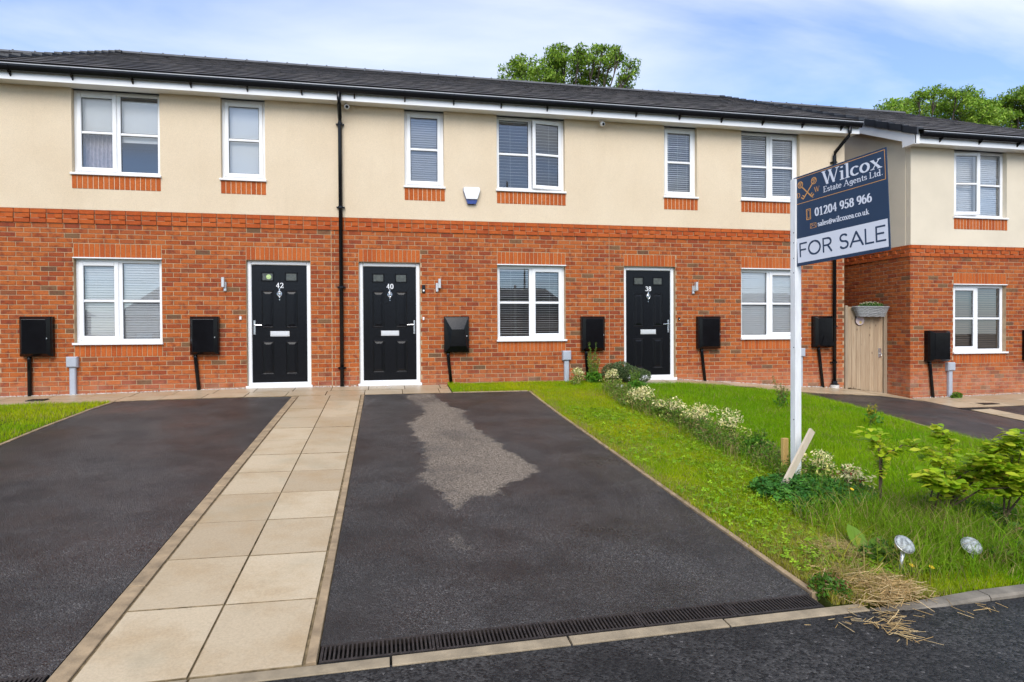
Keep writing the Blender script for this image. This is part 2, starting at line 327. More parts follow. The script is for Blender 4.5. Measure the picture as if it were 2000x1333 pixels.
# ------------------------------------------------------------------ ground, road, drives, paving
def sheet(name, fx, y0, y1, dz, mat, nx=24, ny=40, parent=None, skirt=.05):
    V = []; F = []
    for j in range(ny+1):
        yb = y0(0.) if callable(y0) else y0; yy = yb+(y1-yb)*j/ny; xa, xb = fx(yy)
        for i in range(nx+1):
            x = xa+(xb-xa)*i/nx; y = (y0(x)+(y1-y0(x))*j/ny) if callable(y0) else yy; V.append((x, y, float(zg(x, y))+dz))
    n = nx+1
    for j in range(ny):
        for i in range(nx): F.append((j*n+i, j*n+i+1, (j+1)*n+i+1, (j+1)*n+i))
    if skirt:
        per = [i for i in range(n)]+[j*n+nx for j in range(1, ny+1)]+[ny*n+i for i in range(nx-1, -1, -1)]+[j*n for j in range(ny-1, 0, -1)]
        b = len(V); V += [(V[p][0], V[p][1], V[p][2]-skirt) for p in per]
        for k in range(len(per)):
            k2 = (k+1) % len(per); F.append((per[k2], per[k], b+k, b+k2))
    m = MB(); m.v = V; m.f = F; return m.build(name, mat, parent, smooth=False)
gx = np.concatenate([[-400, -150, -60, -30, -18], np.linspace(-12, 18, 61), [24, 40, 80, 160, 400]]); gy = np.concatenate([[-400, -150, -70, -40, -24, -16], np.linspace(-12, 3, 46), [8, 20, 60, 150, 400]])
GXX, GYY = np.meshgrid(gx, gy); GV = np.stack([GXX, GYY, zg(GXX, GYY)-.075], -1).reshape(-1, 3); nx_ = len(gx)
GF = [(j*nx_+i, j*nx_+i+1, (j+1)*nx_+i+1, (j+1)*nx_+i) for j in range(len(gy)-1) for i in range(nx_-1)]
tag(npmesh('ground', GV, GF, MT['soil']), 'bare soil under the gardens and buildings', 'ground', kind='structure')
rx_ = np.concatenate([np.linspace(-40, -6, 12), np.linspace(-5, 8, 79), np.linspace(9, 40, 12)]); ry_ = np.linspace(0, 1, 24)
RV = np.array([(x, -19+(float(min(kerbline(x), -7.6))+.02+19)*t, 0) for t in ry_ for x in rx_]); RV[:, 2] = zg(RV[:, 0], RV[:, 1])-.005; nr_ = len(rx_)
tag(npmesh('road', RV, [(j*nr_+i, j*nr_+i+1, (j+1)*nr_+i+1, (j+1)*nr_+i) for j in range(23) for i in range(nr_-1)], MT['road']), 'coarse black tarmac road at the front', 'road', kind='structure')
drive40 = tag(sheet('driveway', lambda y: (-.302, 2.345), KL(.232), -.945, 0, MT['drive40'], 180, 470), 'wet tarmac driveway with a pale dry patch in front of door 40', 'driveway', kind='structure')
drive42 = tag(sheet('driveway', lambda y: (-3.85, -1.405), KL(.232), -.985, 0, MT['drive']), 'wet tarmac driveway in front of door 42', 'driveway', kind='structure')
drive38 = tag(sheet('driveway', lambda y: (7.12+.22*sst(-4.5, -1.8, y), 10.12), -8.2, -1.02, .0, MT['drive']), 'wet tarmac driveway leading to the wooden side gate', 'driveway', kind='structure')
drive36 = tag(sheet('driveway', lambda y: (10.62, 15), -8.2, -1.72, .0, MT['drive']), 'small visible corner of tarmac driveway before the far right house', 'driveway', kind='structure')
# dryness of the tarmac: a mask that follows the outline of the dry patch
patch = [(.30, -1.12), (.42, -1.05), (.60, -1.0), (.80, -1.06), (.84, -1.5), (.90, -1.9), (1.08, -2.3), (1.06, -3.0), (1.16, -3.9), (1.24, -4.33), (1.32, -4.8), (1.36, -5.0), (1.43, -5.3), (1.40, -5.47), (1.27, -5.62), (1.09, -5.83), (.93, -6.09), (.745, -6.16), (.61, -6.25), (.525, -6.40), (.49, -6.17), (.415, -5.88), (.28, -5.57), (.36, -5.33), (.33, -5.07), (.40, -4.57), (.34, -3.84), (.27, -3.26), (.53, -2.63), (.51, -2.06), (.40, -1.6)]
patch2 = [(.445, -6.83), (.50, -6.89), (.495, -7.06), (.535, -7.2), (.48, -7.22), (.435, -7.06)]
def sdist(x, y, poly):
    d = np.full(len(x), 9.); ins = np.zeros(len(x), bool); n = len(poly)
    for k in range(n):
        (ax_, ay_), (bx_, by_) = poly[k], poly[(k+1) % n]; t = np.clip(((x-ax_)*(bx_-ax_)+(y-ay_)*(by_-ay_))/((bx_-ax_)**2+(by_-ay_)**2), 0, 1)
        d = np.minimum(d, np.hypot(x-ax_-t*(bx_-ax_), y-ay_-t*(by_-ay_))); c = ((ay_ > y) != (by_ > y)) & (x < (bx_-ax_)*(y-ay_)/(by_-ay_+1e-12)+ax_); ins ^= c
    return np.where(ins, d, -d)
me = drive40.data; co = np.empty(len(me.vertices)*3); me.vertices.foreach_get('co', co); co = co.reshape(-1, 3)
wob = (vnoise(co[:, 0]+5, co[:, 1]+20, 7, 3)-.5)*.10+(vnoise(co[:, 0]+5, co[:, 1]+20, 21, 4)-.5)*.06+(vnoise(co[:, 0]+5, co[:, 1]+20, 47, 14)-.5)*.04
sd_ = np.maximum(sdist(co[:, 0], co[:, 1], patch), sdist(co[:, 0], co[:, 1], patch2))+wob
dry = np.clip(sd_/.075+.45, 0, 1)*(.42+.5*vnoise(co[:, 0]+5, co[:, 1]+20, 2.6, 8)+.22*vnoise(co[:, 0]+5, co[:, 1]+20, 9, 18)); dry = np.where(co[:, 1] < -6.6, dry*.6, dry)
at_ = me.color_attributes.new('dry', 'FLOAT_COLOR', 'POINT'); c4 = np.ones((len(co), 4), np.float32); c4[:, :3] = np.clip(dry, 0, 1)[:, None]; at_.data.foreach_set('color', c4.ravel())
# paving slabs
def slab(x0, x1, y0, y1, parent, dz=0., g=.004, th=.05, mat='slab', name='paving_slab'):
    g += .003; x0 += g/2; x1 -= g/2; c = .0025; j = random.uniform(-.002, .002); fa = y0 if callable(y0) else (lambda x: y0); fb = y1 if callable(y1) else (lambda x: y1)
    V = []
    for (ex, ez) in ((0, -th), (0, -c), (c, 0)):
        for x, y in ((x0+ex, fa(x0)+g/2+ex), (x1-ex, fa(x1)+g/2+ex), (x1-ex, fb(x1)-g/2-ex), (x0+ex, fb(x0)-g/2-ex)): V.append((x, y, float(zg(x, y))+ez+dz+j))
    F = [(8, 9, 10, 11)]+[(a*4+k, a*4+(k+1) % 4, a*4+4+(k+1) % 4, a*4+4+k) for a in (0, 1) for k in range(4)]
    m = MB(); m.v = V; m.f = F; o = m.build(name, MT[mat], parent)
    if name == 'paving_slab':
        o.data.materials.append(MT['joint']); o.data.polygons.foreach_set('material_index', [0]+[1]*8)
    return o
path40 = tag(sheet('path', lambda y: (-1.40, -.305), KL(.09), -.945, -.007, MT['joint'], 6, 24, skirt=.03), 'straight path two buff slabs wide between the two driveways', 'path', kind='structure')
for k in range(12):
    ya_ = KL(.087) if k == 0 else -8.34+k*.6288; yb_ = min(-8.34+(k+1)*.6288, -.945)
    for c_ in (0, 1): slab(-1.300+c_*.468, -1.300+(c_+1)*.468, ya_, yb_, path40, .002)
for xa, xb, dz in ((-1.402, -1.306, .006), (-.357, -.303, .008)):
    for k in range(8): slab(xa, xb, KL(.087) if k == 0 else -8.34+k*.9166, min(-.945, -8.34+(k+1)*.9166+.001), path40, dz, .006, .06, 'edging', 'edging_stone')
pav = tag(sheet('pavement', lambda y: (-7.5, 1.09), -.985, .02, -.02, MT['soil'], 30, 6, skirt=.03), 'buff slab pavement along the front of doors 42 and 40', 'pavement', kind='structure')
for r_ in range(2):
    for k in range(15):
        xa = -7.46+k*.6+(.0 if r_ else -.05); xb = min(xa+.6, 1.085)
        if xa < 1.0: slab(xa, xb, -.94+r_*.45, -.94+(r_+1)*.45, pav, .003)
for k in range(6): slab(-7.4+k*.9, -7.4+(k+1)*.9-(.0 if k < 5 else .0), -.985, -.942, pav, .004, .006, .06, 'edging', 'edging_stone') if k < 4 else None
pav38 = tag(sheet('pavement', lambda y: (4.35, 10.3), -1.01, .02, -.02, MT['soil'], 24, 6, skirt=.03), 'buff slab pavement from door 38 to the wooden gate', 'pavement', kind='structure')
for r_ in range(2):
    for k in range(10):
        xa = 4.35+k*.6+r_*.2; xb = min(xa+.6, 10.1)
        ylo = -.58 if xa < 6.3 else -.94
        if r_ == 0: slab(xa, xb, max(-.94, ylo), -.49, pav38, .003)
        else: slab(xa, xb, -.49, -.03, pav38, .003)
pav36 = tag(sheet('pavement', lambda y: (10.12, 15), -1.715, -.60, -.02, MT['soil'], 12, 6, skirt=.03), 'buff slab pavement below the far right house', 'pavement', kind='structure')
for r_ in range(2):
    for k in range(8): slab(10.13+k*.6, 10.13+(k+1)*.6, -1.70+r_*.53, -1.70+(r_+1)*.53, pav36, .003)
path36 = tag(sheet('path', lambda y: (10.16, 10.60), -8, -1.73, -.02, MT['soil'], 4, 20, skirt=.03), 'narrow slab path at the far right beside the wet driveway', 'path', kind='structure')
for k in range(10): slab(10.165, 10.595, -1.73-(k+1)*.6, -1.73-k*.6, path36, .003)
for x0, x1, y0, y1 in ((10.85, 11.2, -1.52, -1.28), (10.0, 10.55, -1.86, -1.76)):
    m = MB()
    for i in range(9): m.box(x0+(x1-x0)*i/9, x0+(x1-x0)*(i+.72)/9, y0, y1, float(zg(x0, y0))+.0, float(zg(x0, y0))+.018)
    m.box(x0-.01, x1+.01, y0-.01, y1+.01, float(zg(x0, y0))-.03, float(zg(x0, y0))+.008)
    tag(m.build('drain_cover', MT['iron']), 'small rusty drain cover in the paving near the far right house' if x0 > 10.8 else 'low drain grating where the gate driveway meets the paving', 'drain cover')
m = MB(); m.box(-5.22, -4.98, -.62, -.42, -.09, -.062)
for i in range(6): m.box(-5.2+i*.038, -5.18+i*.038, -.60, -.44, -.07, -.055)
tag(m.build('drain_cover', MT['iron']), 'dark square drain grid in the pavement near the leftmost black box', 'drain cover')
# edgings of the lawns
edg = tag(sheet('lawn_edging', lambda y: (2.347, 2.40), -8.1, -.945, -.03, MT['soil'], 2, 20), 'thin stone edging between driveway 40 and the grass strip', 'edging', kind='structure')
for k in range(8): slab(2.349, 2.398, -8.11+k*.895, -8.11+(k+1)*.895, edg, .012, .008, .07, 'edging', 'edging_stone')
for k in range(1): slab(1.09, 2.35, -.942, -.90, edg, .010, .006, .06, 'edging', 'edging_stone')
edl = tag(sheet('lawn_edging', lambda y: (-3.90, -3.852), -8.0, -.99, -.03, MT['soil'], 2, 20), 'thin stone edging at the left end of driveway 42', 'edging', kind='structure')
for k in range(7): slab(-3.90, -3.853, -7.3+k*.9, -7.3+(k+1)*.9, edl, .010, .008, .07, 'edging', 'edging_stone')
edr = tag(sheet('lawn_edging', lambda y: (7.06+.22*float(sst(-4.5, -1.8, y)), 7.118+.22*float(sst(-4.5, -1.8, y))), -8, -1.03, .0, MT['edging'], 2, 30), 'thin edging between the lawn of 38 and the gate driveway', 'edging', kind='structure')
# kerbs: flush to the left, raised to the right
kerb = tag(sheet('kerb', lambda y: (-12, 2.5), KL(.01), -8.34, -.06, MT['soil'], 12, 2), 'flush buff kerb stones between drives and road', 'kerb', kind='structure')
for k in range(9): slab(-5.05+k*.845, -5.05+(k+1)*.845, KL(0.), KL(.084), kerb, .002, .008, .09, 'kerb', 'kerb_stone')
kerbr = tag(sheet('kerb', lambda y: (2.56, 3.2), -8.32, -8.28, -.06, MT['soil'], 4, 2), 'raised grey kerb stones at the garden corner', 'kerb', kind='structure')
def kstone(x0, x1, h0, h1):
    m = MB(); ya = lambda x: float(kerbline(x)); n = 6; V = []; F = []
    for i in range(n+1):
        x = x0+.004+(x1-x0-.008)*i/n; h = h0+(h1-h0)*i/n; y = ya(x); z = float(zg(x, y))
        for dy_, dz_ in ((0, -.12), (0, h-.012), (.012, h), (.085, h+.002), (.095, h-.01), (.095, -.12)): V.append((x, y+dy_, z+dz_))
    for i in range(n):
        for q in range(5): F.append((i*6+q, (i+1)*6+q, (i+1)*6+q+1, i*6+q+1))
    F += [tuple(range(5, -1, -1)), tuple(n*6+q for q in range(6))]
    m.v = V; m.f = F; m.build('kerb_stone', MT['kerb_grey'], kerbr)
for x0, x1, h0, h1 in ((2.56, 3.32, -.012, .022), (3.32, 4.2, .022, .030), (4.2, 5.1, .030, .032), (5.1, 6.0, .032, .032)): kstone(x0, x1, h0, h1)
# channel drains
def channel(x0, x1, label):
    e = empty('channel_drain', ((x0+x1)/2, -8.2, float(zg((x0+x1)/2, -8.2))), label, 'drain')
    zf = lambda x, y: float(zg(x, y)); sk_ = lambda x, y: y+8.282+float(-8.412+.0365*x)+.086
    m = MB(); a = lambda x, y, d: (x, sk_(x, y), zf(x, sk_(x, y))+d)
    m.add([a(x0, -8.282, -.06), a(x1, -8.282, -.06), a(x1, -8.137, -.06), a(x0, -8.137, -.06), a(x0, -8.282, .001), a(x1, -8.282, .001), a(x1, -8.137, .001), a(x0, -8.137, .001)], ((0, 1, 2, 3), (0, 4, 5, 1), (2, 6, 7, 3), (0, 3, 7, 4), (1, 5, 6, 2)))
    m.build('channel', MT['pit'], e)
    n = max(1, round((x1-x0)/.5)); w = (x1-x0)/n
    for k in range(n):
        xa, xb = x0+k*w+.003, x0+(k+1)*w-.003; m = MB()
        def bar(xs, xe, ys, ye):
            V = [(x, sk_(x, y), zf(x, sk_(x, y))+d) for d in (-.022, .003) for y in (ys, ye) for x in (xs, xe)]
            m.add(V, ((0, 2, 3, 1), (4, 5, 7, 6), (0, 1, 5, 4), (2, 6, 7, 3), (0, 4, 6, 2), (1, 3, 7, 5)))
        bar(xa, xb, -8.280, -8.266); bar(xa, xb, -8.152, -8.138); bar(xa, xa+.012, -8.266, -8.152); bar(xb-.012, xb, -8.266, -8.152)
        nb = 25
        for i in range(nb):
            q = xa+.012+(xb-xa-.024)*(i+.5)/nb; bar(q-.0045, q+.0045, -8.266, -8.152)
        m.build('grate', MT['iron'], e)
channel(-.298, 2.33, 'long slotted iron drain at the foot of driveway 40')
channel(-3.85, -1.41, 'slotted iron drain at the foot of driveway 42, cut by the picture corner')

# ------------------------------------------------------------------ houses
CH = .0757; LT = 2.370; BL = .2262; JT = .0105
BRK = {}
def brick_mesh(w, h, mat, d=.03):
    key = (round(w, 3), round(h, 3), mat)
    if key not in BRK:
        m = MB(); m.cbox(-w/2, w/2, 0, d, -h/2, h/2, .0028); me = bpy.data.meshes.new('brick'); me.from_pydata(m.v, [], m.f); me.materials.append(MT[mat]); BRK[key] = me
    return BRK[key]
def brick_obj(name, x, y, z, w, h, mat, parent, rotz=0):
    o = bpy.data.objects.new(name, brick_mesh(w, h, mat)); o.location = (x, y, z); o.rotation_euler = (0, 0, rotz); reg(o, parent); return o
def field(x0, x1, zlo, ztop, holes, phase=0.):
    """stretcher-bond bricks of a wall as rectangles (xa, xb, za, zb), cut round the openings"""
    out = []; k = 0; z = ztop
    while z-CH > zlo-.0:
        za, zb = z-CH+JT/2, z-JT/2; zm = (za+zb)/2
        spans = [(x0, x1)]
        for hx0, hx1, hz0, hz1 in holes:
            if hz0-.01 < zm < hz1+.01:
                ns = []
                for a, b in spans:
                    if hx1 <= a or hx0 >= b: ns.append((a, b)); continue
                    if hx0 > a: ns.append((a, hx0))
                    if hx1 < b: ns.append((hx1, b))
                spans = ns
        off = (k % 2)*BL/2+phase
        for a, b in spans:
            i = math.floor((a-off)/BL); x = off+i*BL
            while x < b-1e-6:
                xa, xb = max(x, a)+JT/2, min(x+BL, b)-JT/2
                if xb-xa > .03: out.append((xa, xb, za, zb))
                x += BL
        z -= CH; k += 1
    return out
def wall_cells(x0, x1, z0, z1, y0, y1, holes, m):
    xs = sorted({x0, x1, *[min(max(h[i], x0), x1) for h in holes for i in (0, 1)]}); zs = sorted({z0, z1, *[min(max(h[i], z0), z1) for h in holes for i in (2, 3)]})
    def solid(i, k):
        if i < 0 or k < 0 or i >= len(xs)-1 or k >= len(zs)-1: return False
        cx, cz = (xs[i]+xs[i+1])/2, (zs[k]+zs[k+1])/2
        return not any(h[0] < cx < h[1] and h[2] < cz < h[3] for h in holes)
    for i in range(len(xs)-1):
        for k in range(len(zs)-1):
            if not solid(i, k): continue
            a, b, c, d = xs[i], xs[i+1], zs[k], zs[k+1]
            m.quad((a, y0, c), (b, y0, c), (b, y0, d), (a, y0, d)); m.quad((b, y1, c), (a, y1, c), (a, y1, d), (b, y1, d))
            if not solid(i-1, k): m.quad((a, y1, c), (a, y0, c), (a, y0, d), (a, y1, d))
            if not solid(i+1, k): m.quad((b, y0, c), (b, y1, c), (b, y1, d), (b, y0, d))
            if not solid(i, k-1): m.quad((a, y1, c), (b, y1, c), (b, y0, c), (a, y0, c))
            if not solid(i, k+1): m.quad((a, y0, d), (b, y0, d), (b, y1, d), (a, y1, d))
DIST = lambda b, y: (b[0]-CAM.x)**2+(y-CAM.y)**2+(b[2]-CAM.z)**2
def place_bricks(bricks, wall, y, extra=()):
    """the 300 nearest as bricks of their own, the rest joined"""
    allb = [(DIST(b, y), b, 0) for b in bricks]+[((y-CAM.y+b[0])**2+(X-CAM.x)**2, b, X) for b, X in extra]
    allb.sort(key=lambda t: t[0]); rest = MB()
    for n_, (d, (xa, xb, za, zb), X) in enumerate(allb):
        j = random.uniform(-.0015, .0015)
        if X == 0:
            if n_ < 300: brick_obj('brick', (xa+xb)/2, y+j, (za+zb)/2, xb-xa, zb-za, 'brick', wall)
            else: rest.cbox(xa, xb, y+j, y+.03, za, zb, .0028)
        else:                                   # side wall: local run b[0] is measured backwards from the front corner
            if n_ < 300: brick_obj('brick', X+j, y+(xa+xb)/2, (za+zb)/2, xb-xa, zb-za, 'brick', wall, -math.pi/2)
            else:
                t = MB(); t.cbox(xa, xb, 0, .03, za, zb, .0028); rest.add([(X+j+py, y+px, pz) for px, py, pz in t.v], [f[::-1] for f in t.f])
    if rest.v: rest.build('bricks', MT['brick'], wall, kind='stuff')
def soldiers(x0, x1, z, n, y, parent, h=.2125):
    w = (x1-x0)/n
    for k in range(n): brick_obj('soldier_brick', x0+(k+.5)*w, y+random.uniform(-.001, .001), z+h/2+.006, w-.0095, h, 'soldier', parent)
def bar_box(m, x0, x1, z0, z1, y0, y1, c=.006): m.cbox(x0, x1, y0, y1, z0, z1, c)
def window(house, x0, x1, z0, z1, y, sash=None, ajar=0., lights=2, label=None, sill_w=.02):
    """uPVC window: frame, opening sash, glazing bars, panes, sill"""
    f = .058; m = MB(); yb = y+.06
    bar_box(m, x0, x0+f, z0, z1, y, yb); bar_box(m, x1-f, x1, z0, z1, y, yb); bar_box(m, x0+f, x1-f, z1-f, z1, y+.001, yb); bar_box(m, x0+f, x1-f, z0, z0+f, y+.001, yb)
    xm = (x0+x1)/2
    if lights == 2: bar_box(m, xm-.034, xm+.034, z0+f, z1-f, y+.002, yb)
    w = m.build('window', MT['pvc'], house)
    if label: w['label'] = label
    spans = [(x0+f, xm-.034, 'L'), (xm+.034, x1-f, 'R')] if lights == 2 else [(x0+f, x1-f, 'L')]
    for a, b, sd_ in spans:
        za, zb = z0+f, z1-f; op = (sash == sd_); objs = []; ov = .014
        if op:
            s = .066; q = MB(); A, B, C, D = a-ov, b+ov, za-ov, zb+ov; ys = y-.016
            bar_box(q, A, A+s, C, D, ys, y+.03, .008); bar_box(q, B-s, B, C, D, ys, y+.03, .008); bar_box(q, A+s, B-s, D-s, D, ys+.001, y+.03, .008); bar_box(q, A+s, B-s, C, C+s, ys+.001, y+.03, .008)
            objs.append((q, 'sash', 'pvc')); ga, gb, gc, gd = A+s, B-s, C+s, D-s; yg = y
        else: ga, gb, gc, gd = a, b, za, zb; yg = y+.018
        q = MB(); zm = (gc+gd)/2; bar_box(q, ga, gb, zm-.021, zm+.021, yg-.006, yg+.02, .008); objs.append((q, 'glazing_bar', 'pvc'))
        for c_, d_ in ((gc, zm-.021), (zm+.021, gd)):
            q = MB(); q.quad((ga, yg+.012, c_), (gb, yg+.012, c_), (gb, yg+.012, d_), (ga, yg+.012, d_)); objs.append((q, 'pane', 'glass'))
            g = MB(); t_ = .007
            for e_ in ((ga, ga+t_, c_, d_), (gb-t_, gb, c_, d_), (ga+t_, gb-t_, d_-t_, d_), (ga+t_, gb-t_, c_, c_+t_)): g.box(e_[0], e_[1], yg+.006, yg+.011, e_[2], e_[3])
            objs.append((g, 'gasket', 'dark'))
        if op and ajar:
            hx = b+ov if sd_ == 'R' else a-ov; sg = 1 if sd_ == 'R' else -1
            for q, _, _ in objs:
                q.v = [((px-hx)*math.cos(ajar)-sg*(py-y)*math.sin(ajar)*-1+hx, (py-y)*math.cos(ajar)+sg*(px-hx)*math.sin(ajar)*1+y-.01, pz) for px, py, pz in q.v]
        for q, n_, mt in objs: q.build(n_, MT[mt], w)
    q = MB(); q.cbox(x0-sill_w, x1+sill_w, -.045 if y < 0.5 and y > -.3 else y-.125, y+.02, z0-.036, z0-.001, .006); q.build('sill', MT['pvc'], w)
    return w
def blind(x0, x1, z0, z1, y, tilt, pitch, mat, label, depth=.046, cat='blind'):
    e = empty('venetian_blind', ((x0+x1)/2, y, z0), label, cat)
    m = MB(); m.box(x0, x1, y-.025, y+.025, z1-.04, z1); m.build('head_rail', MT[mat], e)
    n = int((z1-z0-.05)/pitch); c, s = math.cos(tilt), math.sin(tilt); me = None
    for k in range(n):
        if me is None:
            q = MB(); hw = (x1-x0)/2; pr = []
            for i in range(4):
                u = (i/3-.5)*depth; b = .004*(1-(2*i/3-1)**2); pr.append((u*c-b*s, u*s+b*c))
            q.add([(-hw, a, b) for a, b in pr]+[(hw, a, b) for a, b in pr], [(i, i+1, i+5, i+4) for i in range(3)])
            me = bpy.data.meshes.new('slat'); me.from_pydata(q.v, [], q.f); me.materials.append(MT[mat])
        o = bpy.data.objects.new('slat', me); o.location = ((x0+x1)/2, y, z1-.06-k*pitch); o.rotation_euler = (random.uniform(-.10, .10), random.uniform(-.004, .004), 0); reg(o, e)
    m = MB()
    for t in (.2, .5, .8): m.box(x0+(x1-x0)*t-.0012, x0+(x1-x0)*t+.0012, y-.027, y-.025, z0, z1-.04)
    m.build('cord', MT[mat], e); return e
# ---- stroke lettering (nib swept along strokes): used for the numbers and the sale board
def arc(cx, cy, rx, ry, a0, a1, n=10): return [(cx+rx*math.cos(math.radians(a0+(a1-a0)*i/n)), cy+ry*math.sin(math.radians(a0+(a1-a0)*i/n))) for i in range(n+1)]
X_ = .62
G = {}
def gl(ch, adv, *st): G[ch] = (adv, st)
def ser(x, y, w=.13): return [(x-w, y), (x+w, y)]
T = 't'
gl('W', 1.22, [(.10, 1), (.36, .02)], (T, [(.36, .02), (.60, .95)]), [(.55, 1), (.82, .02)], (T, [(.82, .02), (1.10, 1)]), (T, [(.0, 1), (.24, 1)]), (T, [(.46, 1), (.68, 1)]), (T, [(.98, 1), (1.2, 1)]))
gl('w', .98, [(.10, X_), (.28, .02)], (T, [(.28, .02), (.48, .6)]), [(.44, X_), (.64, .02)], (T, [(.64, .02), (.86, X_)]), (T, [(.0, X_), (.2, X_)]), (T, [(.78, X_), (.96, X_)]))
gl('i', .36, [(.18, 0), (.18, X_)], (T, [(.04, X_), (.18, X_)]), (T, ser(.18, 0)), [(.17, .88), (.18, .92)])
gl('l', .36, [(.18, 0), (.18, 1.03)], (T, [(.04, 1.03), (.18, 1.03)]), (T, ser(.18, 0)))
gl('c', .60, arc(.33, .31, .24, .31, 50, 310, 14))
gl('o', .70, arc(.35, .31, .25, .31, 0, 360, 18))
gl('x', .74, [(.12, X_), (.58, .0)], (T, [(.56, X_), (.14, 0)]), (T, ser(.13, X_, .1)), (T, ser(.56, X_, .09)), (T, ser(.14, 0, .1)), (T, ser(.58, 0, .12)))
gl('E', .74, [(.18, 0), (.18, 1)], (T, [(.05, 1), (.62, 1), (.62, .82)]), (T, [(.18, .52), (.5, .52)]), (T, [(.05, 0), (.64, 0), (.66, .2)]))
gl('s', .52, arc(.26, .46, .16, .155, 30, 200, 8)+arc(.26, .155, .18, .155, 60, -150, 9))
gl('t', .42, [(.19, .82), (.19, .12), (.24, .02), (.36, .03)], (T, [(.03, X_), (.36, X_)]))
gl('a', .62, arc(.30, .44, .18, .18, 150, 20, 6)+[(.47, .42), (.47, .04), (.58, 0)], arc(.29, .17, .18, .17, 90, 300, 10)+[(.46, .12)])
gl('e', .62, [(.10, .34), (.52, .34)]+arc(.31, .31, .22, .31, 8, 310, 14))
gl('A', .98, (T, [(.12, 0), (.46, 1)]), [(.46, 1), (.82, .0)], (T, [(.24, .34), (.66, .34)]), (T, ser(.12, 0, .12)), (T, ser(.82, 0, .14)))
gl('g', .64, arc(.30, .36, .19, .25, 0, 360, 14), [(.49, X_), (.49, -.12)]+arc(.29, -.12, .20, .16, 0, -160, 8))
gl('n', .76, [(.18, 0), (.18, X_)], [(.18, .45), (.3, .58), (.45, .6), (.56, .48), (.56, 0)], (T, [(.04, X_), (.18, X_)]), (T, ser(.18, 0, .12)), (T, ser(.56, 0, .12)))
gl('L', .74, [(.18, 0), (.18, 1)], (T, ser(.18, 1)), (T, [(.05, 0), (.66, 0), (.68, .22)]))
gl('d', .72, arc(.30, .31, .21, .30, 0, 360, 16), [(.52, 1.03), (.52, 0)], (T, [(.38, 1.03), (.52, 1.03)]), (T, [(.52, 0), (.66, 0)]))
gl('.', .30, [(.14, .05), (.15, .06)])
gl('u', .76, [(.16, X_), (.16, .14), (.27, .02), (.42, .03), (.54, .16)], [(.54, X_), (.54, 0)], (T, [(.03, X_), (.16, X_)]), (T, [(.4, X_), (.54, X_)]), (T, [(.54, 0), (.68, 0)]))
gl('k', .74, [(.18, 0), (.18, 1.03)], (T, [(.18, .26), (.54, X_)]), [(.30, .36), (.60, 0)], (T, ser(.18, 0, .12)), (T, ser(.62, 0, .09)))
gl('@', 1.0, arc(.5, .38, .20, .24, 0, 360, 14), (T, [(.69, .56), (.69, .16), (.85, .2)]+arc(.5, .38, .42, .48, -10, 300, 20)))
gl('D', .86, [(.18, 0), (.18, 1)], (T, [(.05, 1), (.36, 1)]), [(.36, 1)]+arc(.36, .5, .38, .5, 90, -90, 12), (T, [(.05, 0), (.36, 0)]))
gl('0', .66, arc(.33, .5, .22, .5, 0, 360, 18)); gl('1', .66, [(.34, 0), (.34, 1), (.18, .86)], (T, ser(.34, 0, .18)))
gl('2', .66, arc(.32, .74, .20, .25, 160, -20, 10)+[(.46, .52), (.12, .02)], (T, [(.10, .02), (.54, .02), (.58, .2)]))
gl('3', .66, arc(.30, .76, .19, .23, 150, -80, 9), arc(.30, .27, .22, .27, 85, -150, 10))
gl('4', .66, [(.42, 0), (.42, 1)], (T, [(.42, 1), (.06, .30), (.6, .30)]))
gl('5', .66, (T, [(.54, 1), (.20, 1), (.16, .56)]), arc(.30, .31, .23, .31, 120, -150, 12))
gl('6', .66, arc(.33, .31, .22, .31, 0, 360, 16), arc(.52, .36, .42, .66, 115, 190, 8)); gl('9', .66, arc(.33, .69, .22, .31, 0, 360, 16), arc(.14, .64, .42, .66, -65, 10, 8))
gl('8', .66, arc(.33, .76, .18, .23, 0, 360, 14), arc(.33, .27, .22, .27, 0, 360, 16)); gl(' ', .36)
SG = {'F': (.66, ([(.12, 0), (.12, 1), (.60, 1)], [(.12, .5), (.52, .5)])), 'O': (1.06, (arc(.53, .5, .42, .5, 0, 360, 26),)), 'R': (.78, ([(.12, 0), (.12, 1), (.40, 1)]+arc(.42, .74, .24, .26, 90, -90, 10)+[(.12, .48)], [(.42, .48), (.68, 0)])),
      'S': (.72, (arc(.36, .75, .24, .25, 40, 250, 12)+arc(.36, .25, .26, .26, 70, -150, 12),)), 'A': (.92, ([(.06, 0), (.46, 1), (.86, 0)], [(.2, .32), (.72, .32)])), 'L': (.66, ([(.12, 1), (.12, 0), (.58, 0)],)), 'E': (.72, ([(.62, 1), (.12, 1), (.12, 0), (.64, 0)], [(.12, .52), (.54, .52)])), ' ': (.40, ())}
def hull(pts):
    pts = sorted(set(pts)); lo = []; up = []
    for p in pts:
        while len(lo) > 1 and (lo[-1][0]-lo[-2][0])*(p[1]-lo[-2][1])-(lo[-1][1]-lo[-2][1])*(p[0]-lo[-2][0]) <= 1e-12: lo.pop()
        lo.append(p)
    for p in reversed(pts):
        while len(up) > 1 and (up[-1][0]-up[-2][0])*(p[1]-up[-2][1])-(up[-1][1]-up[-2][1])*(p[0]-up[-2][0]) <= 1e-12: up.pop()
        up.append(p)
    return lo[:-1]+up[:-1]
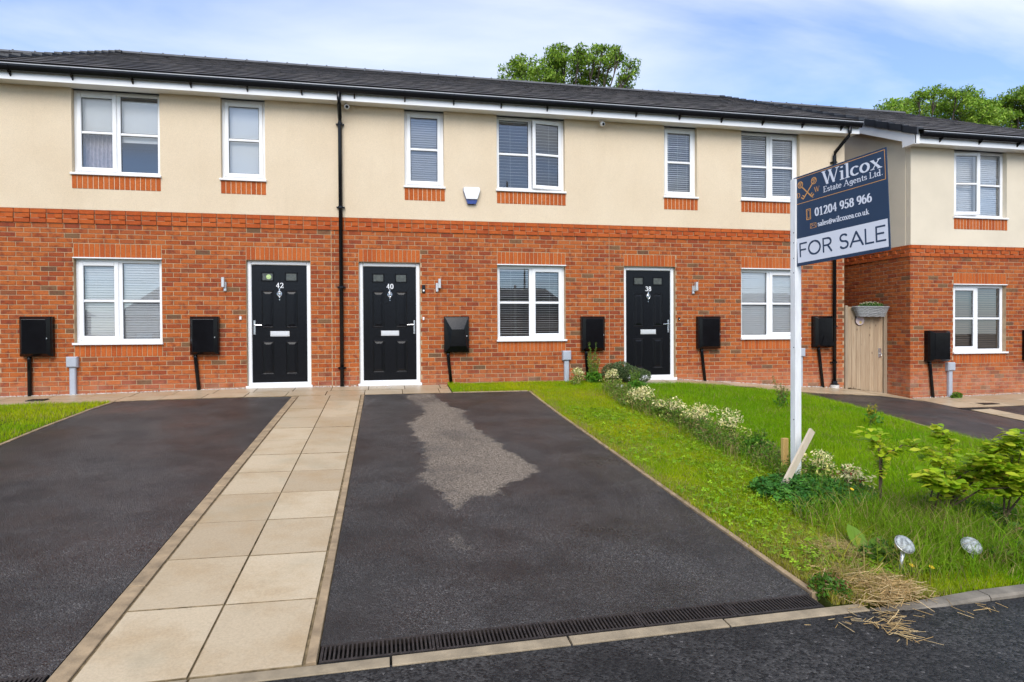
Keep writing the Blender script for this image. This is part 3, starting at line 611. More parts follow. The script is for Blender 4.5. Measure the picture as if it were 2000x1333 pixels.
def strokes(m, s, x, y, size, fn, width=None, nib=(.155, .06), thin=(.055, .055), table=None, lev=[0]):
    """adds the lettering to m; fn(u, v, lift) maps board coordinates to space; width squeezes the line to fit"""
    table = table or G; tot = sum(table[c][0] for c in s); kx = (width/tot) if width else size; ox = x; i = 0
    for ch in s:
        adv, sts = table[ch]
        for st in sts:
            nb = nib
            if isinstance(st, tuple) and st[0] == 't': st = st[1]; nb = thin
            P = [(ox+px*kx, y+py*size) for px, py in st]
            a, b = nb[0]*size/2, nb[1]*size/2
            for p, q in zip(P, P[1:]):
                h = hull([(c[0]+sx*a*f, c[1]+sy*b*g) for c in (p, q) for sx in (-1, 1) for sy in (-1, 1) for f, g in ((1, .55), (.7, 1))])
                lev[0] = (lev[0]+1) % 40
                m.add([fn(u, v, .0006+lev[0]*.00001) for u, v in h], [tuple(range(len(h)))])
        ox += adv*kx
    return ox
MT['letter_plate'] = plain('pale_metal', (.66, .66, .65), .35, metal=.35, var=.06)
def door(house, x0, x1, num, hinge):
    """composite door with six panels' worth of mouldings; hinge 'L' puts the handle on the right"""
    y = .075; z0, z1 = .018, 2.143; f = .068
    yl = y+.018; X0, X1 = x0+f, x1-f; Z0, Z1 = z0+.075, z1-f-.008
    m = MB(); m.box(X0+.002, X1-.002, yl, yl+.04, Z0, Z1); d = m.build('door', MT['door'], house); d['label'] = 'black panelled front door numbered '+num
    m = MB(); bar_box(m, x0, x0+f, z0, z1, y-.01, y+.09, .012); bar_box(m, x1-f, x1, z0, z1, y-.01, y+.09, .012); bar_box(m, x0+f, x1-f, z1-f, z1, y-.009, y+.09, .012); m.build('door_frame', MT['pvc'], d)
    m = MB(); m.cbox(x0-.02, x1+.02, -.03, y+.09, -.012, z0+.02, .006); m.cbox(x0+f, x1-f, y-.008, y+.09, z0+.02, z0+.068, .006); m.build('threshold', MT['pvc'], d)
    W_ = X1-X0; u = lambda t: X0+W_*t
    for ta, tb in ((.175, .395), (.605, .825)):
        for zc0, zc1 in ((1.01, 1.645), (.22, .79)):
            m = MB(); a, b = u(ta), u(tb)
            for k, (ins, dep) in enumerate(((0, .0), (.012, -.010), (.022, -.006), (.045, -.013))):
                pass
            lv = [(0, 0), (.014, -.011), (.026, -.003), (.060, -.012)]
            V = []
            for ins, dp in lv: V += [(a+ins, yl+dp, zc0+ins), (b-ins, yl+dp, zc0+ins), (b-ins, yl+dp, zc1-ins), (a+ins, yl+dp, zc1-ins)]
            F = [(k*4+i, k*4+(i+1) % 4, k*4+4+(i+1) % 4, k*4+4+i) for k in range(3) for i in range(4)]+[(12, 13, 14, 15)]
            m.add(V, F); m.build('panel', MT['door'], d)
        a, b = u(ta)-.005, u(tb)+.005; zc0, zc1 = 1.795, 1.955; m = MB(); e_ = .022
        for q in ((a, b, zc1-e_, zc1), (a, b, zc0, zc0+e_), (a, a+e_, zc0+e_, zc1-e_), (b-e_, b, zc0+e_, zc1-e_)): m.cbox(q[0], q[1], yl-.012, yl+.002, q[2], q[3], .006)
        m.build('glazing_surround', MT['door'], d)
        m = MB(); m.box(a+e_, b-e_, yl-.004, yl-.0005, zc0+e_, zc1-e_); m.build('door_pane', MT['door_glass'], d)
    m = MB(); cx = u(.5); m.cbox(cx-.155, cx+.155, yl-.012, yl, .865, .955, .005); m.cbox(cx-.14, cx+.14, yl-.016, yl-.012, .88, .94, .002); m.build('letter_plate', MT['letter_plate'], d)
    m = MB(); m.lathe([(.012, 0), (.014, -.012), (.008, -.02)], (cx, yl, 1.665), (0, 1, 0), 10)
    m.tube([(cx, yl-.012, 1.665), (cx, yl-.015, 1.63)], .007); ring = [(cx+.034*math.sin(t), yl-.018, 1.585+.042*math.cos(t)) for t in np.linspace(0, 2*math.pi, 17)]; m.tube(ring, .0085, 6)
    m.lathe([(.024, 0), (.024, -.014), (.012, -.022)], (cx, yl, 1.59), (0, 1, 0), 12); m.lathe([(.009, 0), (.009, -.012)], (cx, yl, 1.525), (0, 1, 0), 8); m.lathe([(.008, 0), (.008, -.012)], (cx, yl, 1.487), (0, 1, 0), 8)
    m.build('knocker', MT['chrome'], d)
    m = MB(); strokes(m, num, cx-.058, 1.69, .082, lambda a_, b_, l: (a_, yl-.003-l, b_), .125, nib=(.17, .09), thin=(.10, .08)); m.build('number', MT['letter_white'], d)
    hx = X0+.037 if hinge == 'R' else X1-.037; sg = 1 if hinge == 'R' else -1
    m = MB(); m.cbox(hx-.016, hx+.016, yl-.012, yl, .90, 1.14, .006); m.build('handle_plate', MT['chrome'], d)
    m = MB(); m.tube([(hx, yl-.01, 1.06), (hx, yl-.05, 1.06), (hx+sg*.02, yl-.055, 1.06), (hx+sg*.125, yl-.052, 1.055)], .0095, 8); m.lathe([(.009, 0), (.009, -.006)], (hx, yl-.012, .955), (0, 1, 0), 10); m.build('handle', MT['chrome'], d)
    if num == '42':
        m = MB(); m.lathe([(.040, 0), (.040, -.002)], (u(.285)+.018, yl-.005, 1.875), (0, 1, 0), 20); o = m.build('sticker', MT['sticker'], d); o['label'] = 'round pale green sticker in the left door glass'
MT['sticker'] = plain('green_sticker', (.42, .55, .22), .5, var=.5, vs_=60)
PITCH = math.atan2(7.42-5.02, 5.33)
def roof(house, x0, x1, dz=0., yo=0., tiles=True, verge=None):
    yE, zE, yR, zR = -.33+yo, 5.02+dz, 5.0+yo, 7.42+dz
    m = MB(); m.quad((x0, yE, zE-.03), (x1, yE, zE-.03), (x1, yR, zR-.03), (x0, yR, zR-.03)); m.quad((x1, yR+5.3, zE-.03), (x0, yR+5.3, zE-.03), (x0, yR, zR-.03), (x1, yR, zR-.03))
    m.add([(x0+.4, yE+.05, zE-.05), (x0+.4, yR, zR-.05), (x0+.4, yR+5.25, zE-.05)], [(0, 1, 2)]); m.add([(x1-.4, yE+.05, zE-.05), (x1-.4, yR, zR-.05), (x1-.4, yR+5.25, zE-.05)], [(2, 1, 0)])
    rf = m.build('roof', MT['tile'], house)
    if not tiles: return rf
    L = math.hypot(yR-yE, zR-zE); rows = 14; g = L/rows; cols = max(1, round((x1-x0)/.3)); w = (x1-x0)/cols; dyr, dzr = (yR-yE)/L, (zR-zE)/L
    mes = {}
    def tmesh(wd):
        k = round(wd, 3)
        if k not in mes:
            q = MB(); t = .024; c = .004; l = g+.07
            V = [(-wd/2+.002, 0, 0), (wd/2-.002, 0, 0), (wd/2-.002, 0, t), (-wd/2+.002, 0, t), (-wd/2+.002, l, 0), (wd/2-.002, l, 0), (wd/2-.002, l, t), (-wd/2+.002, l, t)]
            q.add(V, ((0, 1, 2, 3), (3, 2, 6, 7), (0, 3, 7, 4), (1, 5, 6, 2), (4, 7, 6, 5))); me = bpy.data.meshes.new('roof_tile'); me.from_pydata(q.v, [], q.f); me.materials.append(MT['tile']); me.materials.append(MT['tile_edge_shadow']); me.polygons.foreach_set('material_index', [1, 0, 1, 1, 0]); mes[k] = me
        return mes[k]
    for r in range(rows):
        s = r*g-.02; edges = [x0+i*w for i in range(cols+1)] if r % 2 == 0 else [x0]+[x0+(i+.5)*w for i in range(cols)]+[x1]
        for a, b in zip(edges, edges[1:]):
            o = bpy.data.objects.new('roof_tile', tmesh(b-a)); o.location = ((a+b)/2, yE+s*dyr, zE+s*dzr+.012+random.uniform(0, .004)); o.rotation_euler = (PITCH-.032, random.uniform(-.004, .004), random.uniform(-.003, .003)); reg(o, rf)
    n = round((x1-x0)/.45); w = (x1-x0)/n
    for k in range(n):
        q = MB(); a, b = x0+k*w+.004, x0+(k+1)*w-.004; pr = [(-.13, -.045), (-.09, .012), (0, .045), (.09, .012), (.13, -.045)]; pr2 = [(-.10, -.05), (0, .02), (.10, -.05)]
        q.add([(a, yR+p, zR+.03+h) for p, h in pr]+[(b, yR+p, zR+.03+h) for p, h in pr], [(i, i+5, i+6, i+1) for i in range(4)]+[(0, 1, 2, 3, 4), (9, 8, 7, 6, 5)]); q.box(a-.012, a+.02, yR-.012, yR+.012, zR+.07, zR+.092); q.build('ridge_tile', MT['ridge'], rf)
    return rf
def eaves(house, x0, x1, dz=0., yo=0., fx1=None):
    m = MB(); m.box(x0, x1, -.262+yo, -.24+yo, 4.802+dz, 4.995+dz); m.build('fascia', MT['pvc'], house)
    m = MB(); m.box(x0, x1, -.239+yo, .02+yo, 4.818+dz, 4.832+dz); m.build('soffit', MT['pvc_shade'], house)
    pr = [(.052*math.cos(t), .095*math.sin(t) if math.sin(t) < 0 else 0) for t in np.linspace(math.pi, 2*math.pi, 11)]
    m = MB(); c = (-.318+yo, 5.002+dz); pin = [(a*.93, b*.95) for a, b in pr]
    a, b = x0, x1; n = len(pr)
    m.add([(a, c[0]+p, c[1]+q) for p, q in pr]+[(b, c[0]+p, c[1]+q) for p, q in pr], [(i, i+1, n+i+1, n+i) for i in range(n-1)])
    m.add([(a, c[0]+p, c[1]+q) for p, q in pin]+[(b, c[0]+p, c[1]+q) for p, q in pin], [(n+i, n+i+1, i+1, i) for i in range(n-1)])
    m.add([(a, c[0]+p, c[1]+q) for p, q in pr], [tuple(range(n))]); m.add([(b, c[0]+p, c[1]+q) for p, q in pr], [tuple(range(n))[::-1]])
    g = m.build('gutter', MT['black'], house, smooth=False)
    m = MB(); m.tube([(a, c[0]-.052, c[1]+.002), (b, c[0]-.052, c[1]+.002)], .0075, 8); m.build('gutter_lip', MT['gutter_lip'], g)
    n = round((x1-x0)/.9)
    for k in range(n):
        x = x0+(k+.5)*(x1-x0)/n; q = MB()
        q.add([(x+sx, c[0]+p*1.09, c[1]+r_*1.09) for sx in (-.014, .014) for p, r_ in pr], [(i, i+1, 11+i+1, 11+i) for i in range(10)])
        q.prism([(-.04+c[0], c[1]-.09), (c[0]+.055, c[1]-.16), (c[0]+.055, c[1]-.05)], lambda u, v, t: (t, u, v), x-.010, x+.010)
        q.build('gutter_bracket', MT['black'], g)
    return g
MT['gutter_lip'] = plain('gutter_lip_highlight', (.55, .56, .58), .25, spec=.6)  # pale colour paints the sky highlight along the lip of the black gutter
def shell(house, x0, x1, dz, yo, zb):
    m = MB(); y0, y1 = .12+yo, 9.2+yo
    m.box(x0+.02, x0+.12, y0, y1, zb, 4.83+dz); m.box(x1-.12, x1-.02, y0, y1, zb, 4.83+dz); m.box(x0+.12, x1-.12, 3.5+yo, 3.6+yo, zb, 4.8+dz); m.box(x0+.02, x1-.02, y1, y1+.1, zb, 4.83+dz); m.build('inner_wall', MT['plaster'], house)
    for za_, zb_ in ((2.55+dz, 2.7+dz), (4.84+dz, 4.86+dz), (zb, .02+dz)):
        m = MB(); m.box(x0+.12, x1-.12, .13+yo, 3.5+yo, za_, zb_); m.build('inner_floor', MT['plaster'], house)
def band(x0, x1, y, dz, parent, side=None):
    """three decorative courses: stretchers, dentils, projecting stretchers"""
    z = LT+4*CH+dz
    def pr(a, b, zz, h, yy, n='band_brick'):
        if side is None: brick_obj(n, (a+b)/2, yy, zz, b-a, h, 'band', parent)
        else: brick_obj(n, side+yy-y, y+(a+b)/2-x0, zz, b-a, h, 'band', parent, -math.pi/2)
    n = round((x1-x0)/BL); w = (x1-x0)/n
    for k in range(n):
        a = x0+k*w; pr(a+JT/2, a+w-JT/2, z+CH*.5, CH-JT, y-.018); pr(a+JT/2, a+w-JT/2, z+CH*2.5, CH-JT, y-.012)
    for k in range(2*n):
        a = x0+k*w/2; pr(a+JT/2, a+w/2-JT/2, z+CH*1.5, CH-JT, y-.022 if k % 2 else y+.0015)
def terrace(x0, x1, label, openings_low, openings_up, doors, dz=0., yo=0., zb=-.6, pale=False, sidebricks=False, phase=0.):
    h = empty('terraced_house', ((x0+x1)/2, yo, float(zg((x0+x1)/2, yo))), label, 'house', 'brick and render houses in a row')
    yf = 0.+yo; zt = LT+7*CH+dz
    low = []
    for a, b in openings_low: low.append((a, b, .78+dz, 2.143+dz))
    for a, b in doors: low.append((a, b, -.03+dz, 2.143+dz))
    m = MB(); wall_cells(x0+(.006 if sidebricks else 0), x1, zb, zt, yf+.006, yf+.12, low, m); wall = m.build('wall', MT['mortar'], h)
    up = [(a, b, 3.447+dz, 4.82+dz) for a, b in openings_up]
    m = MB(); wall_cells(x0, x1, zt, 4.82+dz, yf-.006, yf+.12, up, m); m.build('render', MT['render_pale' if pale else 'render'], h)
    hb = []
    for a, b in openings_low: hb += [(a, b, .553+dz, LT+dz)]
    for a, b in doors: hb += [(a, b, -1, LT+dz)]
    fb = [b for b in field(x0, x1, zb, LT+4*CH+dz, hb, phase) if b[3] > float(zg((b[0]+b[1])/2, yf))-.05]
    ext = []
    if sidebricks: ext = [(b, x0) for b in field(0, 4.3, zb, LT+4*CH+dz, [], .1131) if b[3] > -.6]
    place_bricks(fb, wall, yf, ext)
    band(x0, x1, yf, dz, wall)
    for a, b in openings_low:
        soldiers(a, b, LT-3*CH+dz, 17, yf, wall); soldiers(a, b, .553+dz, 17, yf, wall)
        m = MB(); m.cbox(a-.008, b+.012, yf-.022, yf+.07, 2.126+dz, 2.145+dz, .004); m.build('lintel_strip', MT['pvc'], wall)
    for a, b in doors: soldiers(a, b, LT-3*CH+dz, 14, yf, wall)
    for a, b in openings_up: soldiers(a-.005, b+.012, 3.228+dz, 17 if b-a > 1 else 9, yf-.012, wall)
    return h, wall
W42, D42, W40, D40, D38, W38 = (-4.819, -3.538), (-2.242, -1.216), (2.011, 3.281), (-.416, .632), (4.422, 5.458), (6.84, 8.115)
S42, S40, S38 = (-2.616, -1.923), (.376, 1.066), (5.229, 5.91)
EAVE_L, EAVE_R = -5.95, 9.26
h42, w42 = terrace(-5.87, -.87, 'left terraced house of brick and cream render with black door 42', [W42], [W42, S42], [D42], phase=.03)
h40, w40 = terrace(-.87, 4.13, 'middle terraced house of brick and cream render with black door 40', [W40], [W40, S40], [D40], phase=.09)
h38, w38 = terrace(4.13, 9.13, 'terraced house with black door 38 ending at the wooden gate', [W38], [W38, S38], [D38], phase=.05)
for h, (a, b) in ((h42, (-5.87, -.87)), (h40, (-.87, 4.13)), (h38, (4.13, 9.13))):
    shell(h, a, b, 0, 0, -.6); ea, eb = (EAVE_L if a < -5 else a), (EAVE_R if b > 9 else b)
    roof(h, ea, eb); eaves(h, ea, eb)
for (a, b) in ((9.02, 9.13),):
    m = MB(); m.box(9.02, 9.129, .121, 9.2, -.6, 4.83); m.build('gable_wall', MT['brick_plain'] if 'brick_plain' in MT else MT['far_wall'], h38)
WZ = (.782, 2.126); UZ = (3.484, 4.815)
window(h42, *W42, *WZ, .08, 'L'); window(h40, *W40, *WZ, .08, 'R'); window(h38, *W38, *WZ, .08, 'R')
window(h42, *W42, *UZ, .08, 'L'); window(h42, *S42, *UZ, .08, 'L', lights=1)
window(h40, *S40, *UZ, .08, 'L', lights=1); window(h40, *W40, *UZ, .08, 'R', ajar=math.radians(7), label='two light window with its right sash ajar')
window(h38, *S38, *UZ, .08, 'L', lights=1); window(h38, *W38, *UZ, .08, 'R')
door(h42, *D42, '42', 'R'); door(h40, *D40, '40', 'L'); door(h38, *D38, '38', 'L')
# the house beyond the gate
DZ, YO, X36 = -.312, -.6, 10.12
sl_ = (7.42-5.02)/5.33
zz = lambda y: 5.02+DZ+(y-YO+.33)*sl_
W36 = (11.125, 12.395)
h36, w36 = terrace(X36, 14.6, 'paler rendered house standing lower and further forward beyond the gate', [W36], [W36], [], DZ, YO, -1., True, True, .02)
shell(h36, X36, 14.6, DZ, YO, -1.)
m = MB(); m.box(X36+.006, X36+.12, YO+.12, 8.6, -1, LT+7*CH+DZ); m.build('side_wall', MT['mortar'], h36)
m = MB(); m.box(X36-.006, X36+.12, YO+.12, 8.6, LT+7*CH+DZ, 4.82+DZ); m.prism([(YO, 4.81+DZ), (4.4, 4.81+DZ), (4.4, zz(4.4)-.2), (YO, zz(YO)-.2)], lambda u, v, t: (t, u, v), X36-.0065, X36+.1); m.build('side_render', MT['render_pale'], h36)
band(YO, YO+4.5, YO, DZ, w36, X36)
roof(h36, X36-.17, 14.6, DZ, YO); eaves(h36, X36-.05, 14.6, DZ, YO)
m = MB()
m.prism([(YO-.27, zz(YO-.27)-.27), (4.4, zz(4.4)-.27), (4.4, zz(4.4)-.015), (YO-.27, zz(YO-.27)-.015)], lambda u, v, t: (t, u, v), X36-.155, X36-.13); m.build('bargeboard', MT['pvc'], h36)
m = MB(); m.prism([(YO-.27, 4.79+DZ), (YO+.03, 4.79+DZ), (YO+.03, zz(YO)-.10), (YO-.27, zz(YO-.27)-.02)], lambda u, v, t: (t, u, v), X36-.162, X36-.05); m.build('box_end', MT['pvc'], h36)
m = MB(); m.prism([(YO-.25, zz(YO-.25)-.25), (4.4, zz(4.4)-.25), (4.4, zz(4.4)-.23), (YO-.25, zz(YO-.25)-.23)], lambda u, v, t: (t, u, v), X36-.13, X36); m.build('gable_soffit', MT['pvc_shade'], h36)
for k in range(15):
    y0 = YO-.36+k*.345; q = MB(); q.prism([(y0, zz(y0)-.075), (y0+.37, zz(y0+.37)-.085), (y0+.37, zz(y0+.37)+.045), (y0, zz(y0)+.075)], lambda u, v, t: (t, u, v), X36-.20, X36-.165); q.prism([(y0, zz(y0)+.035), (y0+.37, zz(y0+.37)+.02), (y0+.37, zz(y0+.37)+.045), (y0, zz(y0)+.06)], lambda u, v, t: (t, u, v), X36-.165, X36-.05); q.build('verge_cap', MT['verge'], h36)
for k in range(16):
    y0 = -.36+k*.345; zq = 5.02+(y0+.33)*sl_; zq2 = 5.02+(y0+.7)*sl_
    for X0, hh, s_ in ((EAVE_R, h38, 1), (EAVE_L, h42, -1)):
        q = MB(); q.prism([(y0, zq-.075), (y0+.37, zq2-.085), (y0+.37, zq2+.045), (y0, zq+.095)], lambda u, v, t: (t, u, v), X0, X0+s_*.03); q.prism([(y0, zq+.03), (y0+.37, zq2+.02), (y0+.37, zq2+.045), (y0, zq+.095)], lambda u, v, t: (t, u, v), X0-s_*.10, X0); q.build('verge_cap', MT['verge'], hh)
window(h36, *W36, WZ[0]+DZ, WZ[1]+DZ, YO+.08, 'L'); window(h36, *W36, UZ[0]+DZ, UZ[1]+DZ, YO+.08, 'L', ajar=math.radians(8), label='two light window with its left sash ajar')
# the neighbour on the far left, only its roof shows
hn = empty('terraced_house', (-9.5, 0, -.1), 'neighbouring house past the left end, only its dark roof showing', 'house', 'brick and render houses in a row')
m = MB(); m.box(-13, -6.95, 0, 9.2, -.6, LT+7*CH-.17); m.build('wall', MT['far_wall'], hn)
m = MB(); m.box(-13, -6.95, -.006, 9.2, LT+7*CH-.17, 4.65); m.build('render', MT['render'], hn)
roof(hn, -13, -6.8, -.17, 0); eaves(hn, -13, -6.8, -.17)
# downpipes
def downpipe(house, xo, x, zt, zb, clips, label):
    m = MB(); yo = -.318
    m.tube([(xo, yo, 4.93), (xo, yo, 4.80), (xo+(x-xo)*.1, yo+.02, 4.74), (x, -.075, zt+.12), (x, -.06, zt+.05), (x, -.06, zb)], .034, 14); d = m.build('downpipe', MT['black'], house, smooth=True)
    for z in clips:
        q = MB(); q.lathe([(.034, -.02), (.042, -.018), (.042, .018), (.034, .02)], (x, -.06, z), (0, 0, 1), 14); q.box(x-.066, x+.066, -.05, -.006, z-.011, z+.011); q.lathe([(.011, 0), (.011, -.012)], (x-.06, -.05, z), (0, 1, 0), 8); q.lathe([(.011, 0), (.011, -.012)], (x+.06, -.05, z), (0, 1, 0), 8); q.build('pipe_clip', MT['black'], d)
    return d
downpipe(h40, -.70, -.705, 4.45, .01, (4.47, 3.06, 1.70, .32), '')
d38p = downpipe(h38, 9.0, 8.86, 4.35, -.20, (4.28, 2.75, 1.0, .28), '')
m = MB(); m.lathe([(.075, -.04), (.08, 0), (.055, .015), (.05, .06), (.036, .07)], (8.86, -.06, -.16), n=16); m.build('pipe_shoe', MT['black'], d38p); m = MB(); m.lathe([(.085, -.12), (.085, -.035), (.07, -.03)], (8.86, -.06, -.14), n=16); m.build('pipe_collar', MT['pebble'], d38p)

# ------------------------------------------------------------------ window dressings
blind(W42[0]+.03, W42[1]-.03, .80, 2.08, .155, math.radians(60), .0405, 'blind', 'white venetian blind in the ground floor window beside door 42')
blind(W40[0]+.03, W40[1]-.03, .80, 2.08, .155, math.radians(14), .0405, 'blind', 'white open venetian blind in the ground floor window of house 40')
blind(W38[0]+.03, W38[1]-.03, .80, 2.08, .155, math.radians(68), .0405, 'blind', 'white nearly closed venetian blind in the ground floor window of 38')
blind(S40[0]+.03, S40[1]-.03, 3.50, 4.78, .155, math.radians(62), .040, 'blind_grey', 'grey closed venetian blind in the narrow window above door 40')
blind(W40[0]+.03, W40[1]-.03, 3.50, 4.78, .155, math.radians(12), .055, 'blind', 'open venetian blind in the upstairs window of house 40, sash ajar')
blind(S38[0]+.03, S38[1]-.03, 3.50, 4.78, .155, math.radians(28), .040, 'blind', 'white venetian blind in the narrow window above door 38')
blind(W38[0]+.03, W38[1]-.03, 3.50, 4.78, .155, math.radians(32), .040, 'blind', 'white venetian blind in the upstairs window behind the sale board post')
blind(W36[0]+.03, W36[1]-.03, .80+DZ, 2.08+DZ, YO+.175, math.radians(50), .045, 'blind_brown', 'taupe venetian blind in the ground floor window of the far right house')
blind(W36[0]+.03, W36[1]-.03, 3.50+DZ, 4.78+DZ, YO+.175, math.radians(66), .040, 'blind', 'pale closed venetian blind upstairs in the far right house')
def roller(x0, x1, z0, z1, y, label):
    e = empty('roller_blind', ((x0+x1)/2, y, z0), label, 'blind'); m = MB(); m.box(x0, x1, y, y+.002, z0, z1); m.build('fabric', MT['roller'], e); m = MB(); m.tube([(x0, y+.01, z1), (x1, y+.01, z1)], .02, 10); m.build('tube', MT['roller'], e); m = MB(); m.box(x0, x1, y-.006, y+.008, z0-.02, z0); m.build('bottom_rail', MT['blind'], e)
roller(W42[0]+.05, -4.19, 4.16, 4.77, .17, 'off-white roller blind drawn halfway, left side of upstairs window 42'); roller(-4.16, W42[1]-.05, 4.06, 4.70, .18, 'off-white roller blind drawn halfway, right side of upstairs window 42')
roller(S42[0]+.03, S42[1]-.03, 3.52, 4.78, .17, 'off-white roller blind fully down in the narrow window above door 42')
def curtain(x0, x1, z0, z1, y, label):
    m = MB(); n = 60; V = []; F = []
    for i in range(n+1):
        x = x0+(x1-x0)*i/n; V += [(x, y+.03*math.sin(i*.9)+.01*math.sin(i*2.3), z0), (x, y+.022*math.sin(i*.9+.2), z1)]
    m.v = V; m.f = [(2*i, 2*i+2, 2*i+3, 2*i+1) for i in range(n)]; tag(m.build('curtain', MT['curtain'], smooth=True), label, 'curtain')
curtain(W42[0]+.06, -4.24, 3.5, 4.76, .26, 'pale pleated curtain below the blind in upstairs window 42'); curtain(W42[1]-.10, W42[1]-.03, 3.5, 4.76, .26, 'sliver of pale curtain at the right side of upstairs window 42')
e = empty('window_ornament', (2.20, .125, 3.49), 'small dark ornament on the upstairs sill of house 40', 'ornament'); m = MB(); m.lathe([(.022, 0), (.022, .09), (.026, .10), (.02, .17), (.012, .175)], (2.22, .125, 3.49), n=10); m.build('body', MT['dark'], e); m = MB(); m.tube([(2.10, .125, 3.49), (2.20, .125, 3.60)], .008, 6); m.build('leg', MT['dark'], e)

# ------------------------------------------------------------------ fittings on the walls
def meter(x0, x1, z0, z1, y, pipe, label, style=0):
    e = empty('meter_box', ((x0+x1)/2, y, z0), label, 'meter box', 'black meter boxes on the house fronts')
    d = .16 if style != 3 else .20; m = MB(); m.cbox(x0, x1, y-d*.55, y, z0, z1, .012); m.build('body', MT['box_black'], e)
    a, b, c, f = x0+.008, x1-.008, z0+.01, z1-.01; m = MB(); ins = .05; yf = y-d*.55; yd = y-d
    o = [(a, c), (b, c), (b, f), (a, f)]; i_ = [(a+ins, c+ins*.7), (b-ins, c+ins*.7), (b-ins, f-ins*.7), (a+ins, f-ins*.7)]
    if style == 1: i_ = [(a+ins*1.8, c+.30), (b-ins*2, c+.30), (b-ins, f-ins*.4), (a+ins, f-ins*.4)][:]; i_ = [(a+.09, c+.1), (b-.05, c+.1), (b-.09, f-.22), (a+.12, f-.22)]
    V = [(p, yf-.001, q) for p, q in o]+[(p, yf-.022, q) for p, q in o]+[(p, yd, q) for p, q in i_]
    m.add(V, [(k, (k+1) % 4, 4+(k+1) % 4, 4+k) for k in range(4)]+[(4+k, 4+(k+1) % 4, 8+(k+1) % 4, 8+k) for k in range(4)]+[(8, 9, 10, 11)]); m.build('lid', MT['box_black'], e, bevel=.006)
    m = MB(); m.lathe([(.011, 0), (.011, -.006)], (x1-.05 if style != 2 else x0+.12, yd+.012, (z0+z1)/2-.03), (0, 1, 0), 8); m.build('lock', MT['satin'], e)
    if style == 2:
        m = MB(); m.prism([(x0+.10, z0+.03), (x1-.02, z0+.03), (x1-.09, z0+.23), (x0+.17, z0+.23)], lambda u, v, t: (u, t, v), yd-.012, yd+.02); m.build('cover_plate', MT['box_black'], e)
    if pipe:
        (pa, pb, za, zb_) = pipe; m = MB(); m.tube([(pa, y-.035, za+.02), (pa, y-.035, za-.05), (pb, y-.035, zb_)], .03, 10); m.build('pipe', MT['box_black'], e, smooth=True)
meter(-5.545, -5.095, .575, 1.20, -.001, (-5.44, -5.44, .575, -.08), 'leftmost black meter box on the wall, with a straight pipe')
meter(-3.10, -2.66, .575, 1.20, -.001, (-3.03, -2.98, .575, -.05), 'black meter box between the window and door 42')
meter(1.04, 1.48, .565, 1.20, -.001, (1.11, 1.165, .565, -.02), 'black meter box with sloping lid facets beside door 40', 1)
meter(3.56, 4.01, .57, 1.20, -.001, (3.66, 3.70, .57, -.02), 'black meter box behind the tall weed, left of door 38')
meter(5.88, 6.345, .58, 1.20, -.001, (5.98, 6.05, .58, -.05), 'black meter box between door 38 and its window')
meter(8.375, 8.86-.06, .585, 1.205, -.001, (8.52, 8.62, .585, -.25), 'black meter box tight beside the end downpipe near the gate', 2)
meter(10.44, 10.905, .295, .905, YO-.001, (10.54, 10.615, .295, -.43), 'deep black meter box on the far right house', 3)
meter(12.79, 13.25, .295, .905, YO-.001, None, 'black meter box cut off at the right picture edge')
def cable_box(x0, x1, z0, z1, y, zb, label):
    e = empty('cable_box', ((x0+x1)/2, y, zb), label, 'cable box', 'grey cable boxes low on the walls'); xm = (x0+x1)/2
    m = MB(); m.cbox(x0, x1, y-.075, y, z0, z1, .012); m.cbox(x0+.01, x1-.01, y-.085, y-.075, z0+.01, z1-.01, .006); m.build('box', MT['grey_box'], e)
    m = MB(); m.cbox(xm-.045, xm+.045, y-.055, y, zb, z0, .012); m.build('duct', MT['grey_box'], e)
    m = MB(); m.lathe([(.006, 0), (.006, -.003)], (xm, y-.086, (z0+z1)/2-.05), (0, 1, 0), 8); m.build('screw', MT['satin'], e)
cable_box(-4.915, -4.755, .395, .565, -.001, -.08, 'grey cable box and duct below the window of 42'); cable_box(3.205, 3.365, .395, .572, -.001, -.05, 'grey cable box and duct below the window of 40 by the weeds')
cable_box(8.02, 8.195, .40, .57, -.001, -.25, 'grey cable box mostly hidden behind the sale board post'); cable_box(10.93, 11.10, .105, .272, YO-.001, -.43, 'grey cable box and duct on the far right house')
def wall_lamp(x, z, y, label, flip=1):
    e = empty('wall_lamp', (x, y, z), label, 'wall lamp', 'metal wall lamps by the front doors')
    m = MB(); m.cbox(x-.03*flip-.022, x-.03*flip+.022, y-.03, y, z-.11, z+.045, .004) if flip > 0 else m.cbox(x+.008, x+.052, y-.03, y, z-.11, z+.045, .004); m.build('back_plate', MT['satin'], e)
    m = MB(); m.cbox(x-.012, x+.034, y-.10, y-.03, z-.05, z+.115, .006); m.build('lamp_body', MT['lamp'], e)
    m = MB(); m.lathe([(.010, 0), (.010, -.012)], (x-.03*flip, y-.03, z-.085), (0, 1, 0), 8); m.build('sensor', MT['chrome'], e)
MT['lamp'] = plain('lamp_metal', (.60, .59, .57), .3, metal=.5, var=.1)
wall_lamp(-2.60, 1.73, -.001, 'metal up-and-down wall lamp left of door 42', -1); wall_lamp(.955, 1.745, -.001, 'slim metal wall lamp beside the video doorbell of 40'); wall_lamp(5.845, 1.74, -.001, 'metal wall lamp between door 38 and its window, body offset to the right')
def bell(x, z, w, h, mat, label):
    e = empty('doorbell', (x, 0, z), label, 'doorbell'); m = MB(); m.cbox(x-w/2, x+w/2, -.024, 0, z-h/2, z+h/2, .004); m.build('case', MT[mat], e); m = MB(); m.lathe([(w*.28, 0), (w*.28, -.004)], (x, -.024, z-h*.22), (0, 1, 0), 12); m.build('button', MT['letter_white' if mat == 'black' else 'pvc'], e)
